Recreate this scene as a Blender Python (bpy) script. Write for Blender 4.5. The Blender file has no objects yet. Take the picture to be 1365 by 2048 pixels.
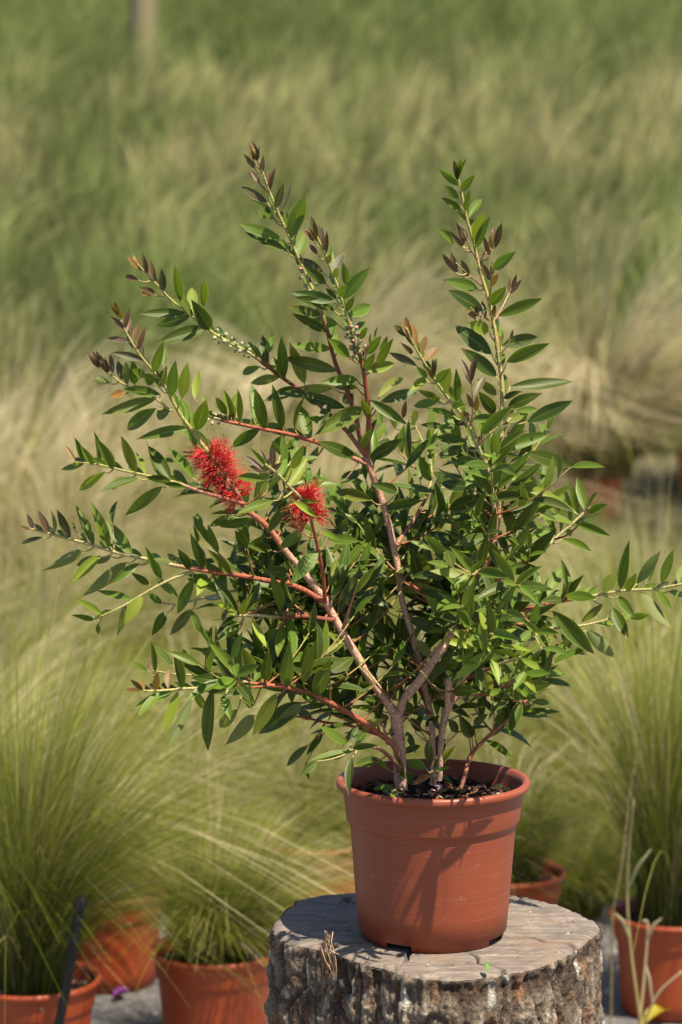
import bpy, bmesh, math, random
import numpy as np
from mathutils import Vector, Matrix, noise
R = math.radians
random.seed(11); rng = np.random.default_rng(11)
sc = bpy.context.scene
COL = sc.collection

# ------------------------------------------------------------------ camera, sky, sun, exposure
CAM_Z, PITCH, FPX = 1.46, R(6.2), 85 / 36 * 2048
cam = bpy.data.cameras.new('camera'); camo = bpy.data.objects.new('camera', cam); COL.objects.link(camo)
camo.location = (0, 0, CAM_Z); camo.rotation_euler = (R(90) - PITCH, 0, 0)
cam.sensor_fit = 'VERTICAL'; cam.sensor_height = 36; cam.sensor_width = 24; cam.lens = 85
cam.clip_start = 0.05; cam.clip_end = 500
cam.dof.use_dof = True; cam.dof.focus_distance = 2.96; cam.dof.aperture_fstop = 4.8; cam.dof.aperture_blades = 9
sc.camera = camo
SUN_EL, SUN_AZ = R(63), R(46)          # azimuth: to the right of straight-behind-the-camera
sdir = Vector((math.sin(SUN_AZ) * math.cos(SUN_EL), -math.cos(SUN_AZ) * math.cos(SUN_EL), math.sin(SUN_EL)))
w = bpy.data.worlds.new('World'); sc.world = w; w.use_nodes = True
nt = w.node_tree; bg = nt.nodes['Background']
sky = nt.nodes.new('ShaderNodeTexSky'); sky.sky_type = 'NISHITA'; sky.sun_disc = False
sky.sun_elevation = SUN_EL; sky.sun_rotation = math.atan2(sdir.x, sdir.y)
nt.links.new(sky.outputs[0], bg.inputs[0]); bg.inputs[1].default_value = 0.075
sl = bpy.data.lights.new('sun', 'SUN'); sl.energy = 5.0; sl.angle = R(0.53); sl.color = (1, 0.90, 0.72)
so = bpy.data.objects.new('sun', sl); COL.objects.link(so)
so.rotation_euler = (-sdir).to_track_quat('-Z', 'Y').to_euler(); so.location = (2, -3, 6)
vs = sc.view_settings; vs.view_transform = 'Standard'; vs.look = 'None'; vs.gamma = 1; vs.exposure = 1.15; vs.use_curve_mapping = False
sc.cycles.max_bounces = 6; sc.cycles.transparent_max_bounces = 6
sc.cycles.use_denoising = True; sc.cycles.denoising_prefilter = 'ACCURATE'; sc.cycles.use_adaptive_sampling = False
try: sc.cycles.sampling_pattern = 'BLUE_NOISE'
except TypeError: pass

# ------------------------------------------------------------------ helpers
def at(x, y, Y):
    """point on the ray of photo pixel (x, y) at world distance Y"""
    f = Vector((0, math.cos(PITCH), -math.sin(PITCH))); u = Vector((0, math.sin(PITCH), math.cos(PITCH)))
    d = f + Vector((1, 0, 0)) * ((x - 682.5) / FPX) + u * ((1024 - y) / FPX)
    return Vector((0, 0, CAM_Z)) + d * (Y / d.y)
def at_z(x, y, z):
    p = at(x, y, 1.0) - Vector((0, 0, CAM_Z))
    return Vector((0, 0, CAM_Z)) + p * ((z - CAM_Z) / p.z)
def tag(o, label=None, cat=None, group=None, kind=None):
    if label: o['label'] = label
    if cat: o['category'] = cat
    if group: o['group'] = group
    if kind: o['kind'] = kind
    return o
def put(o, parent=None):
    COL.objects.link(o)
    if parent is not None:
        o.parent = parent
        if parent.parent is None: o.matrix_parent_inverse = Matrix.Translation(-parent.location)
    return o
def empty(name, loc):
    o = bpy.data.objects.new(name, None); o.location = loc; o.empty_display_size = .05
    COL.objects.link(o); return o
def mesh_np(name, V, F, col=None, uv=None, mat=None, smooth=True):
    """V (n,3), F (m,k) all same k; col per-vertex rgb; uv per-vertex"""
    V = np.asarray(V, np.float32); F = np.asarray(F, np.int32); m, k = F.shape
    me = bpy.data.meshes.new(name)
    me.vertices.add(len(V)); me.vertices.foreach_set('co', V.ravel())
    me.loops.add(m * k); me.loops.foreach_set('vertex_index', F.ravel())
    me.polygons.add(m); me.polygons.foreach_set('loop_start', np.arange(0, m * k, k, dtype=np.int32))
    me.polygons.foreach_set('loop_total', np.full(m, k, np.int32))
    me.update(calc_edges=True)
    me.polygons.foreach_set('use_smooth', np.full(m, smooth))
    if col is not None:
        a = me.color_attributes.new('col', 'FLOAT_COLOR', 'POINT')
        c = np.ones((len(V), 4), np.float32); c[:, :3] = col; a.data.foreach_set('color', c.ravel())
    if uv is not None:
        l = me.uv_layers.new(name='UVMap'); l.data.foreach_set('uv', np.asarray(uv, np.float32)[F.ravel()].ravel())
    if mat: me.materials.append(mat)
    me.validate(); return me
def obj(name, me, parent=None):
    return put(bpy.data.objects.new(name, me), parent)

class NB:
    """small node-building helper"""
    def __init__(s, name):
        s.m = bpy.data.materials.new(name); s.m.use_nodes = True; s.t = s.m.node_tree
        s.b = s.t.nodes['Principled BSDF']; s.out = s.t.nodes['Material Output']
    def n(s, typ, **kw):
        nd = s.t.nodes.new('ShaderNode' + typ)
        for k, v in kw.items(): setattr(nd, k, v)
        return nd
    def l(s, a, b): s.t.links.new(a, b)
    def v(s, sock, val):
        if hasattr(val, 'is_output'): s.l(val, sock)
        else: sock.default_value = val
    def math(s, op, a, b=0.0, clamp=False):
        nd = s.n('Math', operation=op, use_clamp=clamp); s.v(nd.inputs[0], a); s.v(nd.inputs[1], b); return nd.outputs[0]
    def mix(s, f, a, b, mode='MIX'):
        nd = s.n('Mix', data_type='RGBA', blend_type=mode); s.v(nd.inputs[0], f)
        for i, c in ((6, a), (7, b)): s.v(nd.inputs[i], c if hasattr(c, 'is_output') else (*c, 1))
        return nd.outputs[2]
    def noise(s, scale, detail=4, rough=.55, vec=None, dist=0):
        nd = s.n('TexNoise'); nd.inputs['Scale'].default_value = scale; nd.inputs['Detail'].default_value = detail
        nd.inputs['Roughness'].default_value = rough; nd.inputs['Distortion'].default_value = dist
        if vec is not None: s.l(vec, nd.inputs['Vector'])
        return nd.outputs['Fac']
    def ramp(s, f, stops):
        nd = s.n('ValToRGB'); e = nd.color_ramp.elements
        while len(e) < len(stops): e.new(.5)
        for i, (p, c) in enumerate(stops): e[i].position = p; e[i].color = (*c, 1) if len(c) == 3 else c
        s.v(nd.inputs[0], f); return nd.outputs[0]
    def step(s, f, a, b):
        nd = s.n('MapRange', interpolation_type='SMOOTHSTEP'); s.v(nd.inputs[0], f); nd.inputs[1].default_value = a; nd.inputs[2].default_value = b
        return nd.outputs[0]
    def bump(s, h, strength, dist):
        nd = s.n('Bump'); nd.inputs['Strength'].default_value = strength; nd.inputs['Distance'].default_value = dist
        s.v(nd.inputs['Height'], h); s.l(nd.outputs[0], s.b.inputs['Normal']); return nd
    def geo(s): return s.n('NewGeometry')
    def obj(s): return s.n('TexCoord').outputs['Object']
    def mapped(s, sc_, rot=(0, 0, 0)):
        nd = s.n('Mapping'); nd.inputs['Scale'].default_value = sc_; nd.inputs['Rotation'].default_value = rot
        s.l(s.obj(), nd.inputs[0]); return nd.outputs[0]

def leaf_material(name, use_attr):
    s = NB(name)
    if use_attr: base = s.n('Attribute', attribute_name='col').outputs['Color']
    else: base = s.n('ObjectInfo').outputs['Color']
    uv = s.n('UVMap').outputs[0]; sep = s.n('SeparateXYZ'); s.l(uv, sep.inputs[0])
    ax = s.math('ABSOLUTE', s.math('SUBTRACT', sep.outputs[0], .5))
    rib = s.math('SUBTRACT', 1, s.step(ax, .012, .05))
    edge = s.step(ax, .43, .485)
    # side veins running obliquely towards the tip
    vv = s.math('SINE', s.math('MULTIPLY', s.math('SUBTRACT', sep.outputs[1], s.math('MULTIPLY', ax, .55)), 95))
    vein = s.math('MULTIPLY', s.step(vv, .55, 1.0), .10)
    nz = s.noise(260, 3, .6, s.obj())
    nz2 = s.noise(34, 3, .6, s.geo().outputs['Position'])
    c = s.mix(s.math('MULTIPLY', nz2, .55), base, s.mix(1, base, (.45, .5, .4), 'MULTIPLY'))
    c = s.mix(s.math('MULTIPLY', nz, .25), c, s.mix(1, c, (1.35, 1.3, 1.1), 'MULTIPLY'))
    c = s.mix(vein, c, (.20, .27, .08)); c = s.mix(s.math('MULTIPLY', rib, .38), c, (.26, .30, .06))
    c = s.mix(s.math('MULTIPLY', edge, .42), c, (.32, .35, .08))
    if not use_attr:
        rnd = s.n('ObjectInfo').outputs['Random']; wear = s.math('MULTIPLY', s.step(sep.outputs[1], .80, .95), s.step(rnd, .62, .95))
        c = s.mix(s.math('MULTIPLY', wear, .75), c, (.20, .11, .04))
        spot = s.math('MULTIPLY', s.step(s.noise(520, 2, .5, s.geo().outputs['Position']), .68, .74), s.step(rnd, .35, .5))
        c = s.mix(s.math('MULTIPLY', spot, .6), c, (.16, .12, .05))
        c = s.mix(s.math('MULTIPLY', s.step(s.math('FRACT', s.math('MULTIPLY', rnd, 17.3)), .7, 1), .35), c, (.30, .30, .04))
    back = s.geo().outputs['Backfacing']
    under = s.mix(.55, c, (.175, .195, .065))
    c2 = s.mix(back, c, under)
    s.l(c2, s.b.inputs['Base Color'])
    s.v(s.b.inputs['Roughness'], s.math('ADD', .40, s.math('MULTIPLY', back, .25))); s.b.inputs['Specular IOR Level'].default_value = .30
    h = s.math('ADD', s.math('MULTIPLY', rib, -.6), s.math('ADD', s.math('MULTIPLY', nz, .5), s.math('MULTIPLY', vein, -2)))
    s.bump(h, .35, .0006)
    tr = s.n('BsdfTranslucent'); s.l(s.mix(1, c, (1.55, 1.7, .55), 'MULTIPLY'), tr.inputs[0])
    mx = s.n('MixShader'); mx.inputs[0].default_value = .28
    s.l(s.b.outputs[0], mx.inputs[1]); s.l(tr.outputs[0], mx.inputs[2]); s.l(mx.outputs[0], s.out.inputs[0])
    return s.m
def attr_material(name, rough=.6, transl=0, bumpscale=0, spec=.3, bstr=.5, bdist=.001):
    s = NB(name); c = s.n('Attribute', attribute_name='col').outputs['Color']
    if bumpscale:
        nz = s.noise(bumpscale, 5, .65, s.geo().outputs['Position'])
        c = s.mix(s.step(nz, .35, .7), s.mix(1, c, (.55, .5, .48), 'MULTIPLY'), s.mix(1, c, (1.25, 1.22, 1.2), 'MULTIPLY'))
        s.bump(nz, bstr, bdist)
    s.l(c, s.b.inputs['Base Color']); s.b.inputs['Roughness'].default_value = rough; s.b.inputs['Specular IOR Level'].default_value = spec
    if transl:
        tr = s.n('BsdfTranslucent'); s.l(c, tr.inputs[0]); mx = s.n('MixShader'); mx.inputs[0].default_value = transl
        s.l(s.b.outputs[0], mx.inputs[1]); s.l(tr.outputs[0], mx.inputs[2]); s.l(mx.outputs[0], s.out.inputs[0])
    return s.m
def pot_material(name, col, dusty):
    s = NB(name); mp = s.mapped((3, 3, 240)); o = s.obj()
    ring = s.noise(4, 3, .6, mp); n1 = s.noise(9, 4, .6, o); n2 = s.noise(70, 4, .7, o)
    c = s.mix(s.math('MULTIPLY', n1, .55), col, tuple(x * .74 for x in col))
    c = s.mix(s.math('MULTIPLY', s.step(ring, .52, .7), .16), c, (.5, .22, .14))
    c = s.mix(s.math('MULTIPLY', s.step(n2, .60, .72), dusty), c, (.42, .30, .24))
    streak = s.noise(1, 3, .6, s.mapped((38, 38, 2.2)))
    c = s.mix(s.math('MULTIPLY', s.step(streak, .56, .70), .22), c, tuple(x * .55 for x in col))
    s.l(c, s.b.inputs['Base Color'])
    s.v(s.b.inputs['Roughness'], s.math('ADD', .36, s.math('MULTIPLY', n1, .2))); s.b.inputs['Specular IOR Level'].default_value = .45
    s.bump(s.math('ADD', s.math('MULTIPLY', ring, .7), s.math('MULTIPLY', n2, .4)), .22, .0012)
    return s.m
M = dict(leaf=leaf_material('leaf_green', False), leafs=leaf_material('leaf_green_mass', True),
         bark=attr_material('twig_bark', .7, 0, 420, .25, .8, .0012), bud=attr_material('bud_skin', .5, 0, 300, .35),
         stamen=attr_material('stamen_red', .45, .25, 0, .3), grass=attr_material('grass_blade', .55, .35, 0, .3),
         pot=pot_material('terracotta_plastic', (.225, .048, .019), .16), pot2=pot_material('orange_plastic', (.34, .054, .012), .10),
         crumb=attr_material('soil_crumbs', .9, 0, 300, .2))

def tube(P, rad, col, sides=7, cap=True):
    """tube along points P with radii; returns V,F,C"""
    P = [Vector(p) for p in P]; n = len(P); V = []; C = []; F = []
    t0 = (P[1] - P[0]).normalized(); nrm = t0.orthogonal().normalized()
    for i, p in enumerate(P):
        t = ((P[min(i + 1, n - 1)] - P[max(i - 1, 0)])).normalized()
        nrm = (nrm - t * nrm.dot(t)).normalized(); b = t.cross(nrm)
        for k in range(sides):
            a = 2 * math.pi * k / sides
            V.append(p + (nrm * math.cos(a) + b * math.sin(a)) * rad[i]); C.append(col[i])
    for i in range(n - 1):
        for k in range(sides):
            k2 = (k + 1) % sides
            F.append((i * sides + k, i * sides + k2, (i + 1) * sides + k2, (i + 1) * sides + k))
    if cap:
        V.append(P[-1] + t * rad[-1] * .6); C.append(col[-1]); e = len(V) - 1; o = (n - 1) * sides
        for k in range(0, sides): F.append((o + k, o + (k + 1) % sides, e, e))
    return V, F, C
class Acc:
    """collects several same-kind pieces (quads) into one mesh"""
    def __init__(s): s.V = []; s.F = []; s.C = []; s.n = 0
    def add(s, V, F, C):
        s.V.append(np.array([tuple(v) for v in V], np.float32)); s.F.append(np.array(F, np.int32) + s.n)
        s.C.append(np.array([tuple(c) for c in C], np.float32)); s.n += len(V)
    def build(s, name, mat, smooth=True):
        F = np.concatenate(s.F)
        return mesh_poly(name, np.concatenate(s.V), F, np.concatenate(s.C), mat, smooth)
def mesh_poly(name, V, F, C, mat, smooth=True):
    me = bpy.data.meshes.new(name)
    me.from_pydata([tuple(v) for v in V], [], [tuple(dict.fromkeys(int(i) for i in f)) for f in F]); me.update()
    me.polygons.foreach_set('use_smooth', np.full(len(me.polygons), smooth))
    a = me.color_attributes.new('col', 'FLOAT_COLOR', 'POINT'); c = np.ones((len(V), 4), np.float32); c[:, :3] = C
    a.data.foreach_set('color', c.ravel()); me.materials.append(mat); return me
def spline(P, per=6):
    """Catmull-Rom through the points"""
    P = [Vector(p) for p in P]; out = []
    Q = [P[0] * 2 - P[1]] + P + [P[-1] * 2 - P[-2]]
    for i in range(1, len(Q) - 2):
        a, b, c, d = Q[i - 1:i + 3]
        for k in range(per):
            t = k / per
            out.append(.5 * ((2 * b) + (c - a) * t + (2 * a - 5 * b + 4 * c - d) * t * t + (3 * b - a - 3 * c + d) * t ** 3))
    out.append(P[-1]); return out
def lerp3(a, b, t): return tuple(x + (y - x) * t for x, y in zip(a, b))

# ------------------------------------------------------------------ the ground
SLOPE, Y_FLAT = .14, 5.3
def gz(x, y):
    d = max(0, y - Y_FLAT)
    return SLOPE * (d - 1.2 * (1 - math.exp(-d / 1.2))) + (.02 * noise.noise(Vector((x * .6, y * .6, 0))) if y > 5 else 0) * min(1, max(0, y - 5))
ys = np.concatenate([np.linspace(-12, 3, 12), np.linspace(3.2, 12, 90), np.linspace(12.5, 110, 60)])
xs = np.concatenate([np.linspace(-60, -6, 16), np.linspace(-5.5, 5.5, 60), np.linspace(6, 60, 16)])
V = [(x, y, gz(x, y)) for y in ys for x in xs]; nx = len(xs)
F = [(j * nx + i, j * nx + i + 1, (j + 1) * nx + i + 1, (j + 1) * nx + i) for j in range(len(ys) - 1) for i in range(nx - 1)]
s = NB('ground_soil'); pos = s.geo().outputs['Position']; sp = s.n('SeparateXYZ'); s.l(pos, sp.inputs[0])
n1 = s.noise(3, 5, .6, pos); n2 = s.noise(60, 5, .7, pos); n3 = s.noise(14, 4, .6, pos)
mat_ = s.ramp(n2, [(.3, (.05, .048, .05)), (.55, (.16, .155, .155)), (.75, (.28, .27, .26))])
mat_ = s.mix(s.math('MULTIPLY', s.step(n3, .5, .7), .5), mat_, (.10, .075, .05))
earth = s.ramp(n1, [(.3, (.05, .048, .024)), (.6, (.09, .078, .038)), (.8, (.13, .095, .055))])
s.l(s.mix(s.step(sp.outputs[1], 5.2, 6.4), mat_, earth), s.b.inputs['Base Color']); s.b.inputs['Roughness'].default_value = .9
s.bump(n2, .6, .012)
g = obj('ground', mesh_np('ground', V, F, mat=s.m)); tag(g, kind='structure')

# ------------------------------------------------------------------ meadow on the slope behind
def blades(n, root, height, lean, width, segs, c0, c1, seed, stiff=1.9, droop=.45):
    """vectorised curved ribbons. root(n,3) height(n) lean(n,2) width(n) colours (n,3) root->tip"""
    r = np.random.default_rng(seed); t = np.linspace(0, 1, segs + 1)[None, :, None]
    H = height[:, None, None]; L = np.concatenate([lean, np.zeros((n, 1))], 1)[:, None, :]
    P = root[:, None, :] + L * H * t ** stiff
    lm = np.clip(np.linalg.norm(lean, axis=1), 0, 1.7)[:, None, None]
    P[:, :, 2:3] += H * (t - droop * lm * t ** 2.6)
    ang = r.uniform(0, math.pi, n); side = np.stack([np.cos(ang), np.sin(ang) * .6, np.zeros(n)], 1)[:, None, :]
    wd = width[:, None, None] * (1 - .85 * t ** 1.5) * .5
    A = P - side * wd; B = P + side * wd
    V = np.stack([A, B], 2).reshape(-1, 3)
    k = segs + 1; b = (np.arange(n) * k * 2)[:, None] + (np.arange(segs) * 2)[None, :]
    F = np.stack([b, b + 1, b + 3, b + 2], -1).reshape(-1, 4)
    tt = t ** 1.2
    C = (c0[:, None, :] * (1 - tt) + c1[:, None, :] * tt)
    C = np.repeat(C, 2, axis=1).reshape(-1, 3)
    return V, F, C
def patchy(x, y, sc_, off=0): return np.array([noise.noise(Vector((a * sc_ + off, b * sc_ * .5 + off, off))) for a, b in zip(x, y)])
NC, PER = 5200, 13; N = NC * PER
cyy = 10.6 + 48 * rng.random(NC) ** 1.8; cxx = (rng.random(NC) * 2 - 1) * (cyy * .155 + 1.6)
pt = patchy(cxx, cyy, .8, 3.1); pt2 = patchy(cxx, cyy, 1.7, 9.7)
tanf = np.clip(.06 + 1.5 * pt + .40 * np.exp(-((cyy - 22) / 6) ** 2) - .4 * np.clip((cyy - 28) / 8, 0, 1), 0, 1) * (rng.random(NC) ** .5)
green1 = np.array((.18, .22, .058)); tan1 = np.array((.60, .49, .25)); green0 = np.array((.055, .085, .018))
cc1 = (green1 * (1 - tanf[:, None]) + tan1 * tanf[:, None]) * (1 + .6 * pt2)[:, None] * rng.uniform(.6, 1.4, (NC, 1))
chh = rng.uniform(.45, 1.0, NC) * (1 + .4 * pt2); cln = np.stack([rng.normal(.25, .22, NC), rng.normal(0, .2, NC)], 1)
rp_ = lambda a: np.repeat(a, PER, axis=0)
yy = rp_(cyy) + rng.normal(0, .09, N); xx = rp_(cxx) + rng.normal(0, .07, N) * (1 + rp_(cyy) / 40); far = np.clip((yy - 10) / 30, 0, 1)
zz = np.array([gz(a, b) for a, b in zip(xx, yy)]) - .02
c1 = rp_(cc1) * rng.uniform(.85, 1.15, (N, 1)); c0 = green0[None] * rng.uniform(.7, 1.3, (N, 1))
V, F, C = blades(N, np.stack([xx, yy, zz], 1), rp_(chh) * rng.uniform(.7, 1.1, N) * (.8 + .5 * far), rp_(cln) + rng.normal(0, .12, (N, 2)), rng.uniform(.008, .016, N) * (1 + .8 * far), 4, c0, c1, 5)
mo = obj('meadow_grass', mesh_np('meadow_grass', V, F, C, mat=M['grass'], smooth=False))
tag(mo, 'tall blurred green and straw coloured grass covering the slope', 'grass', kind='stuff')

# ------------------------------------------------------------------ pots
def pot_mesh(name, mat, H=.197, notch=True, seg=96):
    # outer profile (r, z) from foot to lip, then inside down to the floor
    k = H / .197
    prof = [(.0885, 0), (.0905, .0075), (.0925, .009), (.0955, .04), (.0992, .09), (.1030, .1385), (.1040, .1435),
            (.1075, .1462), (.1083, .1485), (.1098, .165), (.1125, .183), (.1130, .1855), (.1185, .1868), (.1203, .1890), (.1203, .1935),
            (.1185, .1965), (.1150, .1970), (.1118, .1950), (.1100, .1880), (.1060, .1470), (.1010, .139), (.0960, .07), (.0935, .050)]
    V = []; F = []
    for r, z in prof:
        for i in range(seg):
            a = 2 * math.pi * i / seg; V.append((r * math.cos(a), r * math.sin(a), z * k))
    gaps = set()
    if notch:
        for c in range(4):
            m0 = int(round((c * 90 + 60) / 360 * seg))
            for d in range(-3, 3): gaps.add((m0 + d) % seg)
    for j in range(len(prof) - 1):
        for i in range(seg):
            if j == 0 and i in gaps: continue
            i2 = (i + 1) % seg
            F.append((j * seg + i, j * seg + i2, (j + 1) * seg + i2, (j + 1) * seg + i))
    # inner skin of the foot and the raised floor
    b = len(V)
    for r, z in ((.0870, .0), (.0880, .0078)):
        for i in range(seg):
            a = 2 * math.pi * i / seg; V.append((r * math.cos(a), r * math.sin(a), z * k))
    for i in range(seg):
        i2 = (i + 1) % seg
        if i not in gaps:
            F.append((b + i2, b + i, b + seg + i, b + seg + i2)); F.append((i2, i, b + i, b + i2))
        else: F.append((seg + i, seg + i2, b + seg + i2, b + seg + i))
    me = bpy.data.meshes.new(name)
    me.from_pydata(V, [], F + [tuple(range(b + seg, b + 2 * seg))]); me.update()
    me.polygons.foreach_set('use_smooth', np.full(len(me.polygons), True)); me.materials.append(mat)
    return me
def soil_meshes(name, zt, rad, seed, nchip, tone=1.0):
    r = random.Random(seed); V = []; F = []; C = []; nr, na = 14, 40
    def hz(x, y): return zt + .006 * noise.noise(Vector((x * 26, y * 26, seed))) + .003 * noise.noise(Vector((x * 80, y * 80, seed)))
    for j in range(nr + 1):
        for i in range(na):
            q = rad * j / nr; a = 2 * math.pi * i / na; x, y = q * math.cos(a), q * math.sin(a)
            V.append((x, y, hz(x, y))); k = .7 + .6 * r.random(); C.append((.018 * k * tone, .012 * k * tone, .009 * k * tone))
    for j in range(nr):
        for i in range(na):
            i2 = (i + 1) % na; F.append((j * na + i, (j + 1) * na + i, (j + 1) * na + i2, j * na + i2))
    soil = mesh_poly(name, V, F, C, M['crumb'])
    ac = Acc()
    for _ in range(nchip):
        q = rad * math.sqrt(r.random()) * .97; a = r.random() * 6.283; x, y = q * math.cos(a), q * math.sin(a)
        L = r.uniform(.0025, .009) if r.random() < .85 else r.uniform(.01, .019); W = L * r.uniform(.3, .8); T = W * r.uniform(.3, .7); rt = Matrix.Rotation(r.random() * 6.28, 3, 'Z') @ Matrix.Rotation(r.uniform(-.7, .7), 3, 'X') @ Matrix.Rotation(r.uniform(-.5, .5), 3, 'Y')
        pts = [Vector((sx * L * r.uniform(.6, 1.1) / 2, sy * W * r.uniform(.6, 1.1) / 2, sz * T / 2)) for sz in (-1, 1) for sx, sy in ((-1, -1), (1, -1), (1, 1), (-1, 1))]
        u = r.random()
        c = (.40, .34, .28) if u < .13 else (.16, .085, .045) if u < .3 else (.05, .028, .018) if u < .65 else (.015, .011, .009)
        c = tuple(v * r.uniform(.7, 1.25) * (1 if u < .13 else tone) for v in c)
        off = Vector((x, y, hz(x, y) + T * .4 + .001))
        ac.add([rt @ p + off for p in pts], [(0, 3, 2, 1), (4, 5, 6, 7), (0, 1, 5, 4), (1, 2, 6, 5), (2, 3, 7, 6), (3, 0, 4, 7)], [c] * 8)
    return soil, ac.build('soil_chips', M['crumb'], False)

# main stump and pot geometry
Y0 = 2.95
ST_Z = .610
px = lambda x, y, dz=0.0: at(x, y, Y0 + dz)
PC = at(866, 1700, Y0); PC.z = ST_Z          # foot of the pot
# ---- stump
out_px = [(533, 1854), (556, 1876), (600, 1890), (640, 1899), (700, 1918), (764, 1936), (820, 1950), (885, 1960), (940, 1958), (983, 1952), (1030, 1945), (1077, 1936), (1120, 1918), (1160, 1897),
          (1190, 1876), (1213, 1852), (1206, 1840), (1180, 1829), (1132, 1806), (1090, 1796), (1049, 1788), (980, 1776), (900, 1772), (800, 1774), (700, 1780), (640, 1784), (592, 1792), (572, 1806), (552, 1826), (538, 1840)]
rim = [at_z(x, y, ST_Z) for x, y in out_px]
cx = sum(p.x for p in rim) / len(rim); cy = sum(p.y for p in rim) / len(rim)
pol = sorted((math.atan2(p.y - cy, p.x - cx), math.hypot(p.x - cx, p.y - cy)) for p in rim)
pa = np.array([a for a, _ in pol]); pr = np.array([q for _, q in pol])
pa3 = np.concatenate([pa - 2 * math.pi, pa, pa + 2 * math.pi]); pr3 = np.tile(pr, 3)
def rad_at(a): return float(np.interp(a, pa3, pr3)) + .0035 * noise.noise(Vector((a * 14, 0, 3))) + .0022 * noise.noise(Vector((a * 42, 0, 6)))
stump = empty('tree_stump', (cx, cy, 0))
tag(stump, 'weathered grey sawn tree stump with rough lichen spotted bark under the flowering shrub', 'tree stump')
NA = 620
V = []; C = []; F = []; zs = list(np.linspace(0, .40, 14)) + list(np.linspace(.405, ST_Z - .004, 96))
for j, z in enumerate(zs):
    fl = .03 * max(0, (.25 - z) / .25) ** 2
    for i in range(NA):
        a = 2 * math.pi * i / NA - math.pi; q = rad_at(a)
        x, y = math.cos(a), math.sin(a); P = Vector((x * 5, y * 5, z * 9))
        furrow = noise.noise(Vector((a * 7 + .6 * noise.noise(P * .9), z * 5, 1.3))); f2 = noise.noise(Vector((a * 19, z * 22, 4))); f3 = noise.noise(Vector((a * 46, z * 70, 7)))
        wv_ = Vector((a * 3.2, z * 16, 2.5)); fr = noise.fractal(wv_ * 2.6, .75, 2.1, 6); rdg = 1 - abs(noise.noise(Vector((a * 5.5 + .5 * noise.noise(P * 1.7), z * 11 + .8 * noise.noise(P * 1.3), 8)))) * 2.2
        crack = 1 - max(0, rdg - .55) / .45
        top = min(1, (ST_Z - z) / .012); band = math.exp(-((ST_Z - .018 - z - .006 * furrow) / .012) ** 2)
        d = (.006 * furrow + .0042 * fr + .0022 * f3 + .006 * (crack - 1) - .006 * band * (.5 + f2)) * top - .005 * (1 - top) ** 2
        rr = q + d + fl - .004
        V.append((x * rr, y * rr, z))
        u = .5 + .5 * f2
        base = lerp3((.10, .072, .05), (.33, .28, .215), min(1, max(0, .5 + .75 * fr + .25 * f3)))
        base = lerp3(base, (.06, .04, .03), min(.9, (1 - crack) * .75 + band * .55)); base = lerp3(base, (.09, .062, .045), min(1, max(0, -furrow * 2.0)))
        lich = noise.noise(Vector((a * 13, z * 34, 21)))
        if lich > .36: base = lerp3(base, (.55, .54, .48), min(1, (lich - .36) * 7) * (.7 + .3 * f3))
        rust = noise.noise(Vector((a * 9, z * 20, 33)))
        if rust > .25: base = lerp3(base, (.26, .13, .065), min(.7, (rust - .25) * 3))
        C.append(base)
for j in range(len(zs) - 1):
    for i in range(NA):
        i2 = (i + 1) % NA; F.append((j * NA + i, j * NA + i2, (j + 1) * NA + i2, (j + 1) * NA + i))
V = [(x + cx, y + cy, z) for x, y, z in V]
top_ring = V[-NA:]
bark_m = attr_material('stump_bark', .9, 0, 210, .2, 1.0, .006)
obj('bark', mesh_poly('bark', V, F, C, bark_m), stump)
# sawn face: concentric rings of vertices, slightly uneven, with radial drying cracks cut into it
V = []; F = []; NR = 70
crk = [(-.35, .25, 1.0, .0035), (.9, .3, .98, .003), (2.2, .2, .9, .004), (-1.9, .35, 1.0, .0035), (-2.6, .3, 1, .0045), (-1.2, .5, 1.0, .0025), (1.6, .4, .95, .003), (.2, .5, 1, .0025)]
for j in range(NR + 1):
    f = j / NR
    for i in range(NA):
        a = 2 * math.pi * i / NA - math.pi; tr_ = top_ring[i]
        if j == NR: V.append((tr_[0], tr_[1], ST_Z - .006)); continue
        x = cx + (tr_[0] - cx) * f; y = cy + (tr_[1] - cy) * f
        d = .0012 * noise.noise(Vector((x * 30, y * 30, 0))) + .0008 * noise.noise(Vector((x * 14 + y * 20, (y * 14 - x * 20) * 8, 5)))
        for ca, f0, f1, wd in crk:
            if f0 < f < f1:
                da = abs((a - ca - .12 * noise.noise(Vector((f * 6, ca, 0))) + math.pi) % (2 * math.pi) - math.pi) * f * .19
                d -= .014 * max(0, 1 - da / (wd * 1.25)) * min(1, (f - f0) * 6)
        r2 = math.hypot(x - PC.x, y - PC.y)
        if r2 < .105: d = min(d, -.0005)
        if f > .955: d -= .006 * ((f - .955) / .045) ** 2 + .003 * max(0, noise.noise(Vector((a * 16, 0, 9))))
        V.append((x, y, ST_Z - .0006 + d))
for j in range(NR):
    for i in range(NA):
        i2 = (i + 1) % NA; F.append((j * NA + i, (j + 1) * NA + i, (j + 1) * NA + i2, j * NA + i2))
s = NB('sawn_wood'); pos = s.geo().outputs['Position']
mp = s.n('Mapping'); s.l(pos, mp.inputs[0]); mp.inputs['Rotation'].default_value = (0, 0, R(24)); mp.inputs['Scale'].default_value = (22, 110, 14)
saw = s.noise(1, 5, .65, mp.outputs[0], .4); blot = s.noise(16, 5, .6, pos); fine = s.noise(160, 4, .7, pos)
mr = s.n('Mapping'); s.l(pos, mr.inputs[0]); mr.inputs['Location'].default_value = (-cx, -cy, 0)
ln_ = s.n('VectorMath', operation='LENGTH'); s.l(mr.outputs[0], ln_.inputs[0])
wob = s.math('ADD', ln_.outputs['Value'], s.math('MULTIPLY', s.noise(9, 3, .5, pos), .03))
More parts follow.
